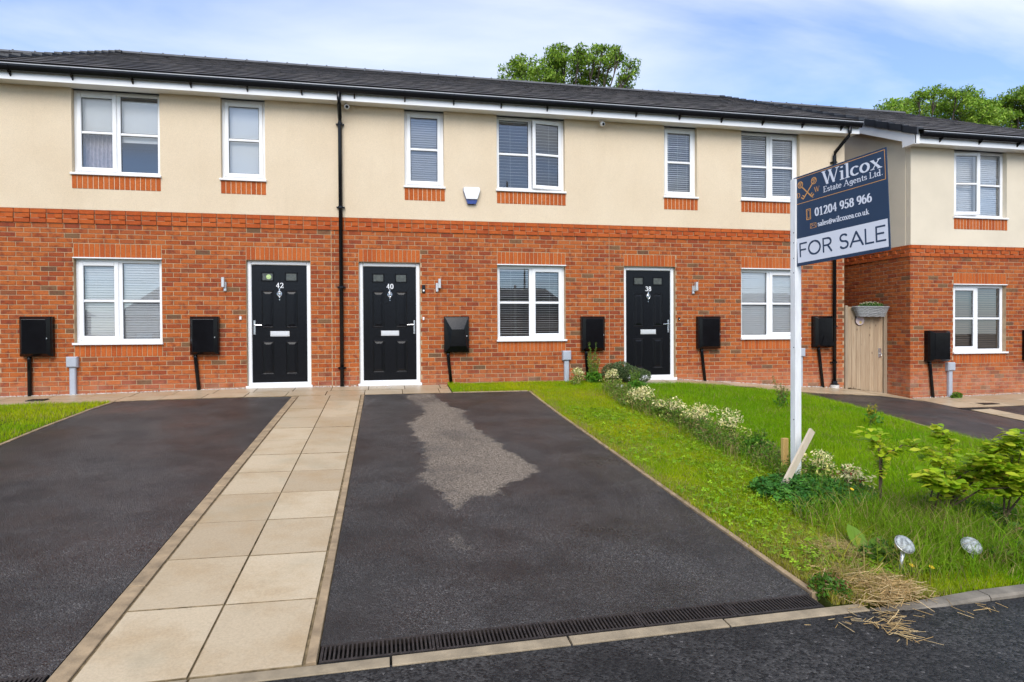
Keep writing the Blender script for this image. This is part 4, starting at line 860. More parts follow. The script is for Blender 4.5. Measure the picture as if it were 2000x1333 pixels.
bell(-2.336, 1.173, .032, .055, 'pvc', 'small white doorbell push left of door 42'); bell(.690, 1.685, .058, .135, 'black', 'black video doorbell right of door 40'); bell(.685, 1.162, .03, .055, 'pvc', 'small white doorbell push below the video doorbell of 40'); bell(5.527, 1.157, .03, .055, 'black', 'small dark doorbell push right of door 38')
def camera_(x, z, label):
    e = empty('security_camera', (x, 0, z), label, 'camera', 'white cameras under the eaves'); m = MB(); m.lathe([(.035, .0), (.035, -.02), (.018, -.03)], (x, -.04, 4.818), (0, 0, 1), 14); m.build('mount', MT['pvc'], e); m = MB(); m.lathe([(.012, -.03), (.036, -.02), (.046, .01), (.046, .045), (.036, .07), (.026, .075)], (x, -.07, z-.02), Vector((.1, -1, -.35)), 16); m.build('body', MT['pvc'], e, smooth=True); m = MB(); m.lathe([(.026, .074), (.022, .084), (.010, .088)], (x, -.07, z-.02), Vector((.1, -1, -.35)), 14); m.build('lens', MT['black'], e)
camera_(-.59, 4.79, 'white dome camera under the eaves beside the downpipe'); camera_(3.97, 4.77, 'white dome camera under the eaves between houses 40 and 38')
e = empty('alarm_box', (1.55, -.01, 3.19), 'white and blue burglar alarm box on the cream wall', 'alarm box'); P_ = [(-.075, -.145), (.075, -.145), (.15, .08), (.15, .13), (.13, .15), (-.13, .15), (-.15, .13), (-.15, .08)]
m = MB(); m.prism([(1.547+u, 3.34+v) for u, v in P_], lambda u, v, t: (u, t, v), -.06, -.006); m.build('back', MT['blue'], e)
m = MB(); P2 = [(-.098, -.065), (.098, -.065), (.147, .08), (.147, .13), (.128, .148), (-.128, .148), (-.147, .13), (-.147, .08)]; m.prism([(1.547+u, 3.34+v) for u, v in P2], lambda u, v, t: (u, t, v), -.085, -.0605); m.build('cover', MT['pvc'], e, bevel=.008)

# ------------------------------------------------------------------ gate, basket, plaque
e = empty('garden_gate', (9.63, .02, -.35), 'weathered wooden side gate between two houses', 'gate')
zt = lambda x: 1.395-.06*(x-9.2); zbm = lambda x: -.25-.17*(x-9.2)
for a, b, t in ((9.135, 9.195, 1.42), (10.04, 10.115, 1.36)):
    m = MB(); m.cbox(a, b, -.03, .05, -.6, t, .006); m.build('post', MT['gate_post'], e)
n = 8; w = (10.03-9.20)/n
for k in range(n):
    a, b = 9.20+k*w+.0015, 9.20+(k+1)*w-.0015; m = MB(); m.cbox(a, b, random.uniform(-.003, .002), .022, zbm(a), zt(a), .004); m.build('board', MT['gate'], e)
for z in (1.15, .5, -.1):
    m = MB(); m.box(9.2, 10.03, .023, .06, z-.05, z+.05); m.build('ledge', MT['gate'], e)
m = MB(); m.cbox(9.925, 9.985, -.014, 0, .36, .55, .004); m.tube([(9.955, -.014, .44), (9.955, -.05, .44), (9.955, -.05, .40)], .01, 8); m.build('latch', MT['satin'], e)
e = empty('flower_basket', (9.66, -.06, 1.19), 'grey wicker trough hooked over the gate top', 'basket')
me = MB(); nseg, rows = 40, 9
def bk(t, k, o=0):
    f = k/(rows-1); rx = .30+.09*f; ry = .07+.04*f; s = o*.006*(1 if (int(t)+k) % 2 else -1); a_ = 2*math.pi*t/nseg; sg = lambda v: math.copysign(abs(v)**.55, v)
    return (9.66+(rx+s)*sg(math.cos(a_)), -.10+(ry+s)*sg(math.sin(a_)), 1.19+.20*f)
V = [bk(t, k, 1) for k in range(rows) for t in range(nseg)]; me.add(V, [(k*nseg+t, k*nseg+(t+1) % nseg, (k+1)*nseg+(t+1) % nseg, (k+1)*nseg+t) for k in range(rows-1) for t in range(nseg)]+[tuple(range(nseg))[::-1]]); me.build('trough', MT['wicker'], e)
m = MB(); m.tube([bk(t, rows-1) for t in range(nseg+1)], .013, 6); m.build('rim', MT['wicker'], e)
m = MB()
for k in range(1, rows-1): m.tube([tuple(np.array(bk(t, k))*np.array((1, 1, 1))) for t in range(nseg+1)], .0085 if k % 2 else .006, 5, False)
m.build('weave', MT['wicker'], e)
def leafcloud(name, C_, Rr, n, size, cols, mat='leaf', parent=None, up=.3, aspect=.5, kind=None, seed=1, shell_=.0, cw=None):
    """n leaf-shaped quads scattered through ellipsoids; cols: list of (colour, weight)"""
    g = np.random.default_rng(seed); C_ = np.asarray(C_, float).reshape(-1, 3); Rr = np.asarray(Rr, float).reshape(-1, 3)
    vol = Rr.prod(1)**.8; idx = g.choice(len(C_), n, p=vol/vol.sum()); d = g.normal(size=(n, 3)); d /= np.linalg.norm(d, axis=1, keepdims=True); r = g.random(n)**(1/3 if not shell_ else 1/6)
    pos = C_[idx]+d*r[:, None]*Rr[idx]
    nr = g.normal(size=(n, 3))+np.array([0, -.2, up*3]); nr /= np.linalg.norm(nr, axis=1, keepdims=True)
    t = np.cross(nr, g.normal(size=(n, 3))); t /= np.linalg.norm(t, axis=1, keepdims=True); b = np.cross(nr, t)
    s = (size*g.uniform(.6, 1.3, n))[:, None]; V = np.stack([pos-t*s*.5, pos+b*s*aspect*.5-t*s*.05, pos+t*s*.5-nr*s*.12, pos-b*s*aspect*.5-t*s*.05], 1).reshape(-1, 3)
    cc = np.array([c for c, _ in cols]); ww = np.array([w_ for _, w_ in cols], float); ci = g.choice(len(cc), n, p=ww/ww.sum())
    if cw is not None:
        hi = (pos[:, 2]-C_[:, 2].min()) > cw; ci = np.where(hi & (g.random(n) < .58), 0, np.where(ci == 0, 1, ci))
    c = cc[ci]*g.uniform(.75, 1.25, (n, 1)); c = np.repeat(c, 4, 0)
    return npmesh(name, V, np.arange(4*n).reshape(-1, 4), MT[mat], c, parent, kind)
leafcloud('foliage', [(9.68, -.10, 1.41)], [(.28, .10, .075)], 1100, .045, [((.05, .14, .02), 3), ((.09, .21, .03), 2)], parent=e, seed=3)
leafcloud('flowers', [(9.68, -.10, 1.455)], [(.27, .10, .045)], 230, .028, [((.75, .66, .40), 3), ((.8, .75, .6), 2)], parent=e, up=.9, aspect=.9, seed=4)
e = empty('round_plaque', (9.475, -.012, 1.12), 'round pinkish plaque with a yellow flower on the gate', 'plaque')
m = MB(); m.lathe([(.108, 0), (.108, -.012), (.098, -.018)], (9.475, -.004, 1.12), (0, 1, 0), 32); m.build('rim', MT['brown_stem'], e)
m = MB(); m.lathe([(.096, 0), (.096, -.003)], (9.475, -.0235, 1.12), (0, 1, 0), 32); m.build('face', plain('plaque_pink', (.58, .46, .43), .5, var=.2, vs_=30), e)
m = MB(); fnp = lambda u, v, l: (u, -.0275-l, v)
for k in range(7):
    t = k*2*math.pi/7; m.add([fnp(9.48+.034*math.cos(t+q)*f, 1.078+.034*math.sin(t+q)*f, .0004*k) for q, f in ((-.5, .5), (0, 1.15), (.5, .5), (0, .1))], [(0, 1, 2, 3)])
m.build('flower', plain('plaque_yellow', (.65, .45, .10), .5), e)
m = MB()
for q in ([(9.42, 1.15), (9.435, 1.165), (9.445, 1.145), (9.46, 1.16), (9.475, 1.143), (9.49, 1.155), (9.51, 1.14), (9.53, 1.15)], [(9.44, 1.118), (9.46, 1.128), (9.48, 1.115), (9.50, 1.125), (9.515, 1.115)]): m.tube([(x, -.028, z) for x, z in q], .0025, 4)
m.build('scroll', plain('plaque_scroll', (.33, .16, .24), .5), e)

# ------------------------------------------------------------------ sale board
e = empty('sale_board', (3.61, -6.17, -.48), 'estate agent FOR SALE board on a white timber post', 'sign')
A0 = Vector((3.640, -6.172, 1.476)); du = Vector((.187, -.872, .0405)); LEN = du.length; du.normalize(); nrm = Vector((-du.y*-1, 0, 0)); nrm = du.cross(Vector((0, 0, 1))).normalized(); dv = nrm.cross(du).normalized(); HT = .80
bp = lambda u, v, l=0.: A0+du*(u*LEN)+dv*(v*HT)+nrm*l
bs = lambda u, v, l=0.: A0+du*u+dv*v+nrm*l          # metres
m = MB(); m.prism([(0, 0), (1, 0), (1, 1), (0, 1)], lambda u, v, t: bp(u, v, t), .002, .0); m.f = [tuple(f) for f in m.f]; m.v = []; m.f = []
m.prism([(0, 0), (1, 0), (1, 1), (0, 1)], lambda u, v, t: bp(u, v, t), -.006, .0); m.build('board', MT['navy'], e)
m = MB(); m.add([bp(u, v, .0005) for u, v in ((.016, .035), (.985, .035), (.985, .308), (.016, .308))], [(0, 1, 2, 3)]); m.build('white_panel', MT['sign_white'], e)
m = MB()
for u0, v0, u1, v1 in ((.012, .690, .985, .696), (.012, .976, .985, .982), (.012, .696, .018, .976), (.979, .696, .985, .976)): m.add([bp(u, v, .0005) for u, v in ((u0, v0), (u1, v0), (u1, v1), (u0, v1))], [(0, 1, 2, 3)])
m.build('orange_border', MT['sign_orange'], e)
pu = lambda s: s*5.7/(s*5.7+(1-s)*4.88)
fS = lambda u, v, l: bs(u, v, l)
m = MB(); strokes(m, 'Wilcox', pu(.305)*LEN, .822*HT, .112, fS, (pu(.95)-pu(.305))*LEN, nib=(.20, .07), thin=(.07, .06)); m.build('white_lettering', MT['sign_white'], e)
m = MB(); strokes(m, 'Estate Agents Ltd.', pu(.312)*LEN, .742*HT, .047, fS, (pu(.955)-pu(.312))*LEN, nib=(.16, .08), thin=(.08, .08)); m.build('white_lettering', MT['sign_white'], e)
m = MB(); strokes(m, '01204 958 966', pu(.212)*LEN, .512*HT, .068, fS, (pu(.825)-pu(.212))*LEN, nib=(.21, .09), thin=(.10, .09)); m.build('white_lettering', MT['sign_white'], e)
m = MB(); strokes(m, 'sales@wilcoxea.co.uk', pu(.24)*LEN, .395*HT, .043, fS, (pu(.79)-pu(.24))*LEN, nib=(.19, .10), thin=(.10, .10)); m.build('white_lettering', MT['sign_white'], e)
lw = (pu(.965)-pu(.028))*LEN; un = lw/sum(SG[c][0] for c in 'FOR SALE')
for wd_, o_ in (('FOR', 0.), ('SALE', sum(SG[c][0] for c in 'FOR ')*un)):
    m = MB(); strokes(m, wd_, pu(.028)*LEN+o_, .105*HT, .113, lambda u, v, l: bs(u, v, l+.0006), un*sum(SG[c][0] for c in wd_), nib=(.125, .125), thin=(.125, .125), table=SG); m.build('navy_lettering', MT['navy'], e)
m = MB(); lg = lambda q, s=.006: [bs(a, b, 0) for a, b in q]
def line2(P, wd, fn=fS):
    for p, q in zip(P, P[1:]):
        p, q = Vector(p), Vector(q); d_ = (q-p).normalized(); n_ = Vector((-d_.y, d_.x))*wd/2
        line2.l = (getattr(line2, 'l', 0)+1) % 40; m.add([fn(*(p+n_*-1-d_*wd*.3), .0006+line2.l*1e-5), fn(*(q-n_+d_*wd*.3), .0006+line2.l*1e-5), fn(*(q+n_+d_*wd*.3), .0006+line2.l*1e-5), fn(*(p+n_-d_*wd*.3), .0006+line2.l*1e-5)], [(0, 1, 2, 3)])
kx, ky = .145, .655
for s_ in (-1, 1):                              # two crossed keys
    line2([(kx+s_*.058, ky+.045), (kx-s_*.045, ky-.068)], .010)
    line2([(kx-s_*.045, ky-.068), (kx-s_*.066, ky-.050)], .009); line2([(kx-s_*.030, ky-.052), (kx-s_*.050, ky-.035)], .009)
    line2([(kx+s_*.072+.026*math.cos(t), ky+.065+.028*math.sin(t)) for t in np.linspace(0, 2*math.pi, 13)], .007)
    for (ax, ay) in ((-.009, .010), (.009, .010), (0, -.010)): line2([(kx+s_*.072+ax+.008*math.cos(t), ky+.065+ay+.008*math.sin(t)) for t in np.linspace(0, 2*math.pi, 7)], .0045)
strokes(m, 'D', kx-.115, ky-.045, .040, fS, .040); strokes(m, 'W', kx+.072, ky-.038, .042, fS, .058); strokes(m, 'E', kx+.046, ky-.078, .026, fS, .024)
for q, wd in (([(.128, .396), (.128, .485), (.170, .485), (.170, .396), (.128, .396)], .007), ([(.137, .408), (.137, .472), (.161, .472), (.161, .408), (.137, .408)], .003)): line2(q, wd)
for q in ([(.165, .312), (.165, .352), (.225, .352), (.225, .312), (.165, .312)], [(.165, .352), (.195, .332), (.225, .352)], [(.165, .312), (.185, .336)], [(.225, .312), (.205, .336)]): line2(q, .0035)
m.build('orange_emblem', MT['sign_orange'], e)
m = MB(); ax, ay = Vector((du.x, du.y, 0)).normalized(), Vector((nrm.x, nrm.y, 0)).normalized()
pc = Vector((3.615, -6.15, 0)); fp = lambda u, v, t: tuple(pc+ax*u+ay*v+Vector((0, 0, t)))
m.prism([(-.028, -.075), (.028, -.075), (.028, .0), (-.028, .0)], lambda u, v, t: fp(u, v, t), -.75, 2.262); m.build('post', MT['post'], e, bevel=.003)
m = MB()
for z in (1.83, 1.74, 1.64, 1.60, 1.52, 1.47, 1.38, -.02, -.12, .35, .6): m.lathe([(.006, 0), (.006, .0015)], pc+ax*-.0282+ay*-.04+Vector((0, 0, z)), -ax, 8)
for z in (1.78, 1.69, 1.55, 1.42, .1, .75): m.lathe([(.005, 0), (.005, .0015)], pc+ax*.012+ay*.0002+Vector((0, 0, z)), ay, 8)
m.build('nail_hole', MT['dark'], e)
m = MB(); m.cbox(3.645, 3.70, -5.97, -5.93, -.62, -.105, .004); tag(m.build('timber_stake', MT['stake']), 'short orange timber stake left of the white post', 'stake')
m = MB(); a, b = Vector((3.31, -6.40, -.50)), Vector((3.70, -6.30, .02)); d_ = (b-a).normalized(); s1 = d_.cross(Vector((.3, -1, 0)).normalized()).normalized(); s2 = d_.cross(s1)
m.prism([(-.032, -.011), (.032, -.011), (.032, .011), (-.032, .011)], lambda u, v, t: tuple(a+d_*t+s1*u+s2*v), 0, (b-a).length); e2 = m.build('leaning_plank', MT['plank']); tag(e2, 'pale raw plank leaning across the foot of the white post', 'plank')

# ------------------------------------------------------------------ lawns and plants
def lawnB_back(x): return np.interp(x, [3.7, 4.5, 6.0, 6.7, 7.1, 7.3], [-.45, -.62, -.60, -.95, -1.3, -1.8])
def lawnB_right(y): return 7.05+.22*sst(-4.5, -1.8, y)
sheet('lawn', lambda y: (2.40, 3.62), -8.20, -.94, -.005, MT['turf'], 10, 50)
tag(bpy.context.scene.objects['lawn'], 'grass strip between driveway 40 and the shrub row', 'lawn', kind='structure')
tag(sheet('lawn', lambda y: (1.10, 4.35), -.90, -.02, -.004, MT['turf'], 20, 8), 'narrow grass under the window of house 40', 'lawn', kind='structure')
tag(sheet('lawn', lambda y: (3.62, float(lawnB_right(y))), -8.06, -.60, -.006, MT['turf'], 24, 50), 'front lawn of house 38 behind the sale board', 'lawn', kind='structure')
tag(sheet('lawn', lambda y: (-9, -3.90), -8.2, -.99, -.004, MT['turf'], 20, 40), 'small lawn at the left picture edge', 'lawn', kind='structure')
def blades(x, y, h, w, col, lean=.5, seed=0):
    g = np.random.default_rng(seed); n = len(x); a = g.uniform(0, 2*np.pi, n); h = h*g.uniform(.55, 1.35, n); w = w*g.uniform(.7, 1.2, n)
    z = zg(x, y)-.006; l = h*lean*g.uniform(.2, 1.2, n); la = g.uniform(0, 2*np.pi, n); ca, sa = np.cos(a)*w/2, np.sin(a)*w/2
    B = np.stack([x, y, z], -1); s = np.stack([ca, sa, 0*ca], -1); ld = np.stack([np.cos(la)*l, np.sin(la)*l, 0*l], -1); up = np.zeros((n, 3)); up[:, 2] = h
    V = np.stack([B-s, B+s, B+s*.7+ld*.35+up*.6, B+ld+up*.95, B-s*.7+ld*.35+up*.6], 1)
    c = np.repeat(col[:, None, :], 5, 1); return V, c
GVs, GCs = [], []
def grass_area(n, fx, fy, h, w, base, alt, ys=1.3, seed=0, lean=.6, mask=None, dry=.06):
    g = np.random.default_rng(seed); x = fx(g, n); y = fy(g, n, x) if fy.__code__.co_argcount == 3 else fy(g, n)
    if mask is not None:
        k = mask(x, y); x, y = x[k], y[k]
    k = (y > kerbline(x)+.10) & ~((np.hypot((x-2.86)/.30, (y+7.78)/.20) < .55+.9*vnoise(x, y, 6, 77)) & (g.random(len(x)) < .72)); x, y = x[k], y[k]; n = len(x); t = np.clip(vnoise(x, y, ys, seed+5)*.7+vnoise(x, y, ys*4.3, seed+6)*.45-.1+g.normal(0, .16, n), 0, 1)[:, None]
    c = np.array(base)*(1-t)+np.array(alt)*t; cor = sst(-6.9, -7.9, -y*-1)*sst(3.4, 2.6, x) if dry >= .1 else 0*x; c = c*(1-.75*cor[:, None])+np.array((.42, .36, .05))*.75*cor[:, None]; dd = g.random(n) < dry*(1+2*(vnoise(x, y, 2.1, seed+9) > .68))+.35*cor; c[dd] = np.array((.42, .34, .13))*g.uniform(.7, 1.2, (dd.sum(), 1)); c *= g.uniform(.75, 1.25, (n, 1))
    hh = h*(.6+.8*vnoise(x, y, 2.7, seed+8)); V, cc = blades(x, y, hh, w, c, lean, seed+1); GVs.append(V); GCs.append(cc)
YG, LG, GR = (.50, .52, .010), (.22, .41, .008), (.16, .34, .010)
U = lambda a, b: (lambda g, n, *k: g.uniform(a, b, n))
def ybias(a, b, p): return lambda g, n: a+(b-a)*g.random(n)**p
grass_area(150000, U(2.40, 3.66), ybias(-8.25, -.95, 1.35), .040, .0042, YG, LG, seed=11, dry=.10)
grass_area(26000, U(1.10, 4.2), U(-.90, -.02), .045, .006, LG, YG, seed=12, dry=.03)
grass_area(190000, U(3.6, 7.3), ybias(-8.2, -.55, 1.15), .052, .0052, (.16, .37, .007), (.30, .46, .009), seed=13, dry=.035, mask=lambda x, y: (y < lawnB_back(x)) & (x < lawnB_right(y)-.02))
grass_area(30000, U(-6.4, -3.90), U(-4.6, -1.02), .05, .006, LG, YG, seed=14)
grass_area(3500, U(3.45, 4.1), U(-8.05, -1.0), .17, .006, GR, (.2, .26, .03), seed=15, lean=.8, dry=.15)
grass_area(5200, U(3.0, 5.2), U(-8.15, -6.9), .16, .0055, GR, (.19, .27, .02), seed=16, lean=.9, dry=.12)
grass_area(9000, U(3.75, 7.2), ybias(-8.0, -.7, 1.1), .085, .0045, (.30, .44, .02), (.20, .38, .01), seed=18, lean=1.2, dry=.12, mask=lambda x, y: (y < lawnB_back(x)) & (x < lawnB_right(y)-.03))
grass_area(5000, U(2.45, 3.6), ybias(-8.0, -1.0, 1.2), .07, .0042, (.40, .48, .02), (.25, .42, .01), seed=19, lean=1.2, dry=.15)
grass_area(2600, U(2.36, 2.50), U(-8.1, -1.0), .05, .005, YG, (.30, .26, .05), seed=17, dry=.3)
def tufts(C_, n, r, h, col, alt, w=.006, seed=0, lean=1.1, dry=.1):
    for k, (x, y) in enumerate(C_): grass_area(n, (lambda xx: lambda g, m: xx+g.normal(0, r, m))(x), (lambda yy: lambda g, m: yy+g.normal(0, r, m))(y), h, w, col, alt, seed=seed+k*20, lean=lean, dry=dry)
tufts([(3.28, -7.85), (3.62, -7.75), (3.85, -7.9), (3.45, -7.6), (4.0, -7.55), (2.75, -7.9)], 130, .07, .24, GR, (.22, .30, .02), seed=300)
tufts([(2.66, -8.0), (2.78, -8.1), (2.9, -8.05), (2.72, -8.16), (2.88, -7.68), (2.95, -7.62)], 260, .06, .085, (.50, .36, .14), (.42, .30, .12), .0045, 500, 1.3, .5)
V = np.concatenate(GVs); cc = np.concatenate(GCs); n = len(V); Vf = V.reshape(-1, 3)
idx = np.arange(n)[:, None]*5; F3 = np.concatenate([idx+np.array([0, 1, 2]), idx+np.array([0, 2, 4]), idx+np.array([4, 2, 3])], 0)
tag(npmesh('grass', Vf, F3, MT['grass'], cc.reshape(-1, 3)), 'short green grass covering the lawns and verges', 'grass', kind='stuff')
# clover and low weeds in the strip
g = np.random.default_rng(5); n = 5200; x = g.uniform(2.42, 3.7, n); y = -8.0+5.5*g.random(n)**1.6; k = vnoise(x, y, 1.9, 71) > .42; x, y = x[k], y[k]
C_ = np.stack([x, y, zg(x, y)+.035], -1)
def trefoils(name, C_, s, cols, seed, label, cat, kind='stuff'):
    g = np.random.default_rng(seed); n = len(C_); Vs = []; a0 = g.uniform(0, 6.3, n); s = s*g.uniform(.6, 1.3, n); C_ = C_+np.stack([0*s, 0*s, g.uniform(-.02, .02, n)], -1); tl = g.normal(0, .3, (n, 2))
    for q in range(3):
        a = a0+q*2.094; d = np.stack([np.cos(a), np.sin(a), np.cos(a)*tl[:, 0]+np.sin(a)*tl[:, 1]], -1); p = np.stack([-np.sin(a), np.cos(a), -np.sin(a)*tl[:, 0]+np.cos(a)*tl[:, 1]], -1); S_ = s[:, None]
        Vs.append(np.stack([C_, C_+d*S_*.6+p*S_*.42, C_+d*S_, C_+d*S_*.6-p*S_*.42], 1))
    V = np.concatenate(Vs, 1).reshape(-1, 3); c = np.array(cols)[g.integers(0, len(cols), n)]*g.uniform(.75, 1.3, (n, 1)); c = np.repeat(c, 12, 0)
    return tag(npmesh(name, V, np.arange(len(V)).reshape(-1, 4), MT['leaf'], c), label, cat, kind=kind)
trefoils('clover', C_, .020, [(.22, .38, .015), (.28, .44, .02), (.16, .32, .015)], 6, 'bright green clover spreading through the grass strip', 'clover')
n = 2300; a = g.uniform(0, 6.3, n); r = np.sqrt(g.random(n)); x = 3.55+.52*r*np.cos(a); y = -6.50+.42*r*np.sin(a); C_ = np.stack([x, y, zg(x, y)+.05+.07*(1-r*r)*g.random(n)], -1)
trefoils('clover', C_, .026, [(.035, .14, .02), (.055, .19, .025), (.09, .25, .03)], 8, 'dark green clover mound round the foot of the white post', 'clover')
# shrub row
CREAM, CRM2, GRN, DGR, RED, DRY = (.86, .77, .40), (.72, .66, .22), (.14, .28, .03), (.04, .085, .025), (.30, .09, .05), (.30, .21, .10)
def shrub(name, x, y, r, h, label, cat='shrub', cols=None, n=700, size=.034, seed=0, cream=True, lump=8, stemmat='brown_stem', group=None):
    z = float(zg(x, y)); e = empty(name, (x, y, z), label, cat, group); g = np.random.default_rng(seed); m = MB(); Cs = []; Rs = []
    for k in range(lump):
        a = g.uniform(0, 6.3); q = r*g.uniform(.15, .7); t = Vector((x+q*math.cos(a), y+1.7*q*math.sin(a), z+h*g.uniform(.42, .78))); m.tube([(x+g.uniform(-.03, .03), y+g.uniform(-.03, .03), z-.03), ((x+t.x)/2, (y+t.y)/2, z+h*.3), t], [.006, .005, .003], 5); Cs.append(t); Rs.append((r*g.uniform(.25, .5), r*g.uniform(.4, .8), h*g.uniform(.14, .30)))
    m.build('stems', MT[stemmat], e)
    leafcloud('foliage', Cs, Rs, int(n*1.25), size*1.1, cols or [(CREAM, 4), (GRN, 3), (CRM2, 3), (DGR, 1)], parent=e, seed=seed+1, up=.25, aspect=.42, cw=(h*.02 if cream else None))
    low_ = [(x+g.uniform(-.7, .7)*r, y+g.uniform(-1.2, 1.2)*r, z+h*.22) for _ in range(5)]; leafcloud('lower_foliage', low_, [(r*.55, r*.55, h*.28)]*5, int(n*.8), size*1.15, [((.20, .33, .035), 4), ((.10, .20, .03), 3), (DRY, 1), (CRM2, 3)], parent=e, seed=seed+7, up=.25, aspect=.4); return e
GV_ = 'cream variegated shrubs along the lawn'
shrub('variegated_shrub', 3.36, -.40, .17, .34, 'cream variegated shrub against the grey cable duct', seed=21, n=420, group=GV_)
shrub('variegated_shrub', 3.92, -.72, .17, .33, 'cream variegated shrub below the dark bush by door 38', seed=22, n=420, group=GV_)
shrub('variegated_shrub', 3.70, -2.55, .27, .36, 'cream variegated shrub at the top of the row down the lawn', seed=23, n=900, group=GV_)
shrub('variegated_shrub', 3.74, -3.35, .26, .34, 'second cream variegated shrub down the row', seed=24, n=900, group=GV_)
shrub('variegated_shrub', 3.86, -3.95, .26, .36, 'third cream variegated shrub down the row', seed=25, n=900, group=GV_)
shrub('variegated_shrub', 3.92, -4.62, .20, .42, 'fourth cream variegated shrub, taller and looser', seed=26, n=520, group=GV_)
shrub('variegated_shrub', 3.86, -6.12, .16, .32, 'cream variegated shrub right behind the white post', seed=27, n=460, group=GV_)
shrub('variegated_shrub', 3.93, -6.48, .14, .24, 'straggly cream shrub with reddish shoots right of the post', seed=28, n=300, cols=[(CREAM, 4), (GRN, 2), (RED, 2), (DGR, 2)], group=GV_)
z_ = float(zg(4.3, -.38)); e = empty('dense_bush', (4.35, -.38, z_), 'low dense dark green bush beside door 38', 'bush')
m = MB()
for k in range(8): m.tube([(4.35, -.4, z_-.03), (4.0+k*.09, -.4+.1*math.sin(k*2), z_+.26)], .007, 5)
m.build('stems', MT['brown_stem'], e); leafcloud('foliage', [(4.05, -.40, z_+.20), (4.35, -.42, z_+.17), (4.58, -.42, z_+.13), (4.2, -.42, z_+.24)], [(.22, .22, .17), (.24, .22, .15), (.18, .18, .13), (.2, .2, .16)], 8000, .036, [((.075, .125, .04), 3), ((.13, .18, .07), 2), ((.20, .24, .11), 1)], parent=e, seed=31, shell_=1, aspect=.35)
def weed(x, y, h, label, n=9, seed=0, spread=.14, basal=520, cols=((.14, .25, .03), (.09, .19, .025), (.22, .30, .04))):
    z = float(zg(x, y)); e = empty('tall_weed', (x, y, z), label, 'weed'); g = np.random.default_rng(seed); m = MB(); Cs = []; Rs = []
    for k in range(n):
        a = g.uniform(0, 6.3); r = spread*g.uniform(.2, 1); hh = h*g.uniform(.5, 1); t = Vector((x+r*math.cos(a), y+r*math.sin(a)*.5, z+hh)); m.tube([(x+.3*r*math.cos(a), y, z-.02), ((x*1.2+t.x*.8)/2, (y*1.2+t.y*.8)/2, z+hh*.5), t], [.006, .004, .002], 5)
        for q in (.45, .6, .72, .85, .97):
            Cs.append((x+(t.x-x)*q, y+(t.y-y)*q, z+hh*q)); Rs.append((.035*(1.25-q)+.012, .035*(1.25-q)+.012, .05))
    m.build('stems', MT['stem'], e); leafcloud('foliage', Cs, Rs, n*110, .036, [(c, 1) for c in cols], parent=e, seed=seed+1, up=.1, aspect=.3)
    leafcloud('basal_leaves', [(x, y-.05, z+.10)], [(spread*1.2, spread*.9, .12)], basal, .07, [((.08, .22, .02), 2), ((.14, .29, .025), 1)], parent=e, seed=seed+2, aspect=.4)
weed(3.70, -.30, .80, 'tall leafy weed standing in front of a black meter box', 9, 41); weed(4.08, -1.35, .38, 'bushy green weed at the head of the shrub row', 7, 42, .16); weed(5.95, -2.6, .48, 'thin seeding weed standing alone in the lawn of 38', 5, 43, .16, 60, ((.20, .22, .06), (.3, .27, .1)))
weed(3.80, -5.25, .30, 'grassy weed tuft in the row, before the post', 7, 44, .14); weed(6.3, -4.0, .30, 'small yellow-flowered weed at the right side of the lawn', 4, 45, .12, 50, ((.2, .24, .04), (.5, .4, .03)))
# undergrowth along the row
n = 26; Cs = []; Rs = []; g = np.random.default_rng(9)
for k in range(n):
    y = -1.1-5.2*k/n; x = 3.68+g.uniform(-.08, .10); Cs.append((x, y, float(zg(x, y))+.09)); Rs.append((.17, .18, .13*g.uniform(.6, 1.4)))
tag(leafcloud('undergrowth', Cs, Rs, 13000, .036, [((.14, .26, .03), 4), ((.07, .15, .02), 3), (DRY, 2), ((.16, .10, .05), 1), ((.26, .34, .05), 2)], seed=51, up=.15, aspect=.28), 'tangled low weeds between the shrubs of the row', 'undergrowth', kind='stuff')
Cs = []; Rs = []
for k in range(26):
    x = 3.1+g.random()*1.9; y = -8.0+g.random()*1.3; Cs.append((x, y, float(zg(x, y))+.05)); Rs.append((.15, .12, .07))
tag(leafcloud('undergrowth', Cs, Rs, 3600, .045, [((.08, .18, .02), 4), ((.05, .13, .02), 3), ((.17, .26, .03), 2), (DRY, 1)], seed=52, up=.2, aspect=.4), 'leafy weeds round the solar lights at the garden corner', 'undergrowth', kind='stuff')
# saplings with leaves of their own
def leafmesh(L, Wd, seed):
    g = np.random.default_rng(seed); V = []; F = []; n = 6
    for i in range(n+1):
        t = i/n; w_ = Wd*math.sin(math.pi*min(1, t*.94+.03))**.75*(1 if i < n else .05); z = -.13*L*t*t+g.uniform(-.002, .002); V += [(-w_/2, L*t, z+.10*w_), (0, L*t, z), (w_/2, L*t, z+.10*w_)]
    for i in range(n): F += [(i*3, i*3+1, i*3+4, i*3+3), (i*3+1, i*3+2, i*3+5, i*3+4)]
    me = bpy.data.meshes.new('leaf'); me.from_pydata(V, [], F); me.polygons.foreach_set('use_smooth', [True]*len(F)); return me
BL_ = [leafmesh(.072, .045, 1), leafmesh(.058, .038, 2), leafmesh(.085, .050, 3)]
for me in BL_: me.materials.append(MT['beech'])
LEAVES = []
def flush_leaves(parent, mat):
    random.shuffle(LEAVES); m = MB()
    for k, (p, rot, sc_, me) in enumerate(LEAVES):
        if k < 280:
            o = bpy.data.objects.new('leaf', me); o.location = p; o.rotation_euler = rot; o.scale = (sc_,)*3; reg(o, parent)
        else:
            M_ = Matrix.Translation(p) @ rot.to_matrix().to_4x4() @ Matrix.Scale(sc_, 4); m.add([M_ @ v.co for v in me.vertices], [tuple(f.vertices) for f in me.polygons])
    if m.v: m.build('leaves', mat, parent, smooth=True, kind='stuff')
    LEAVES.clear()
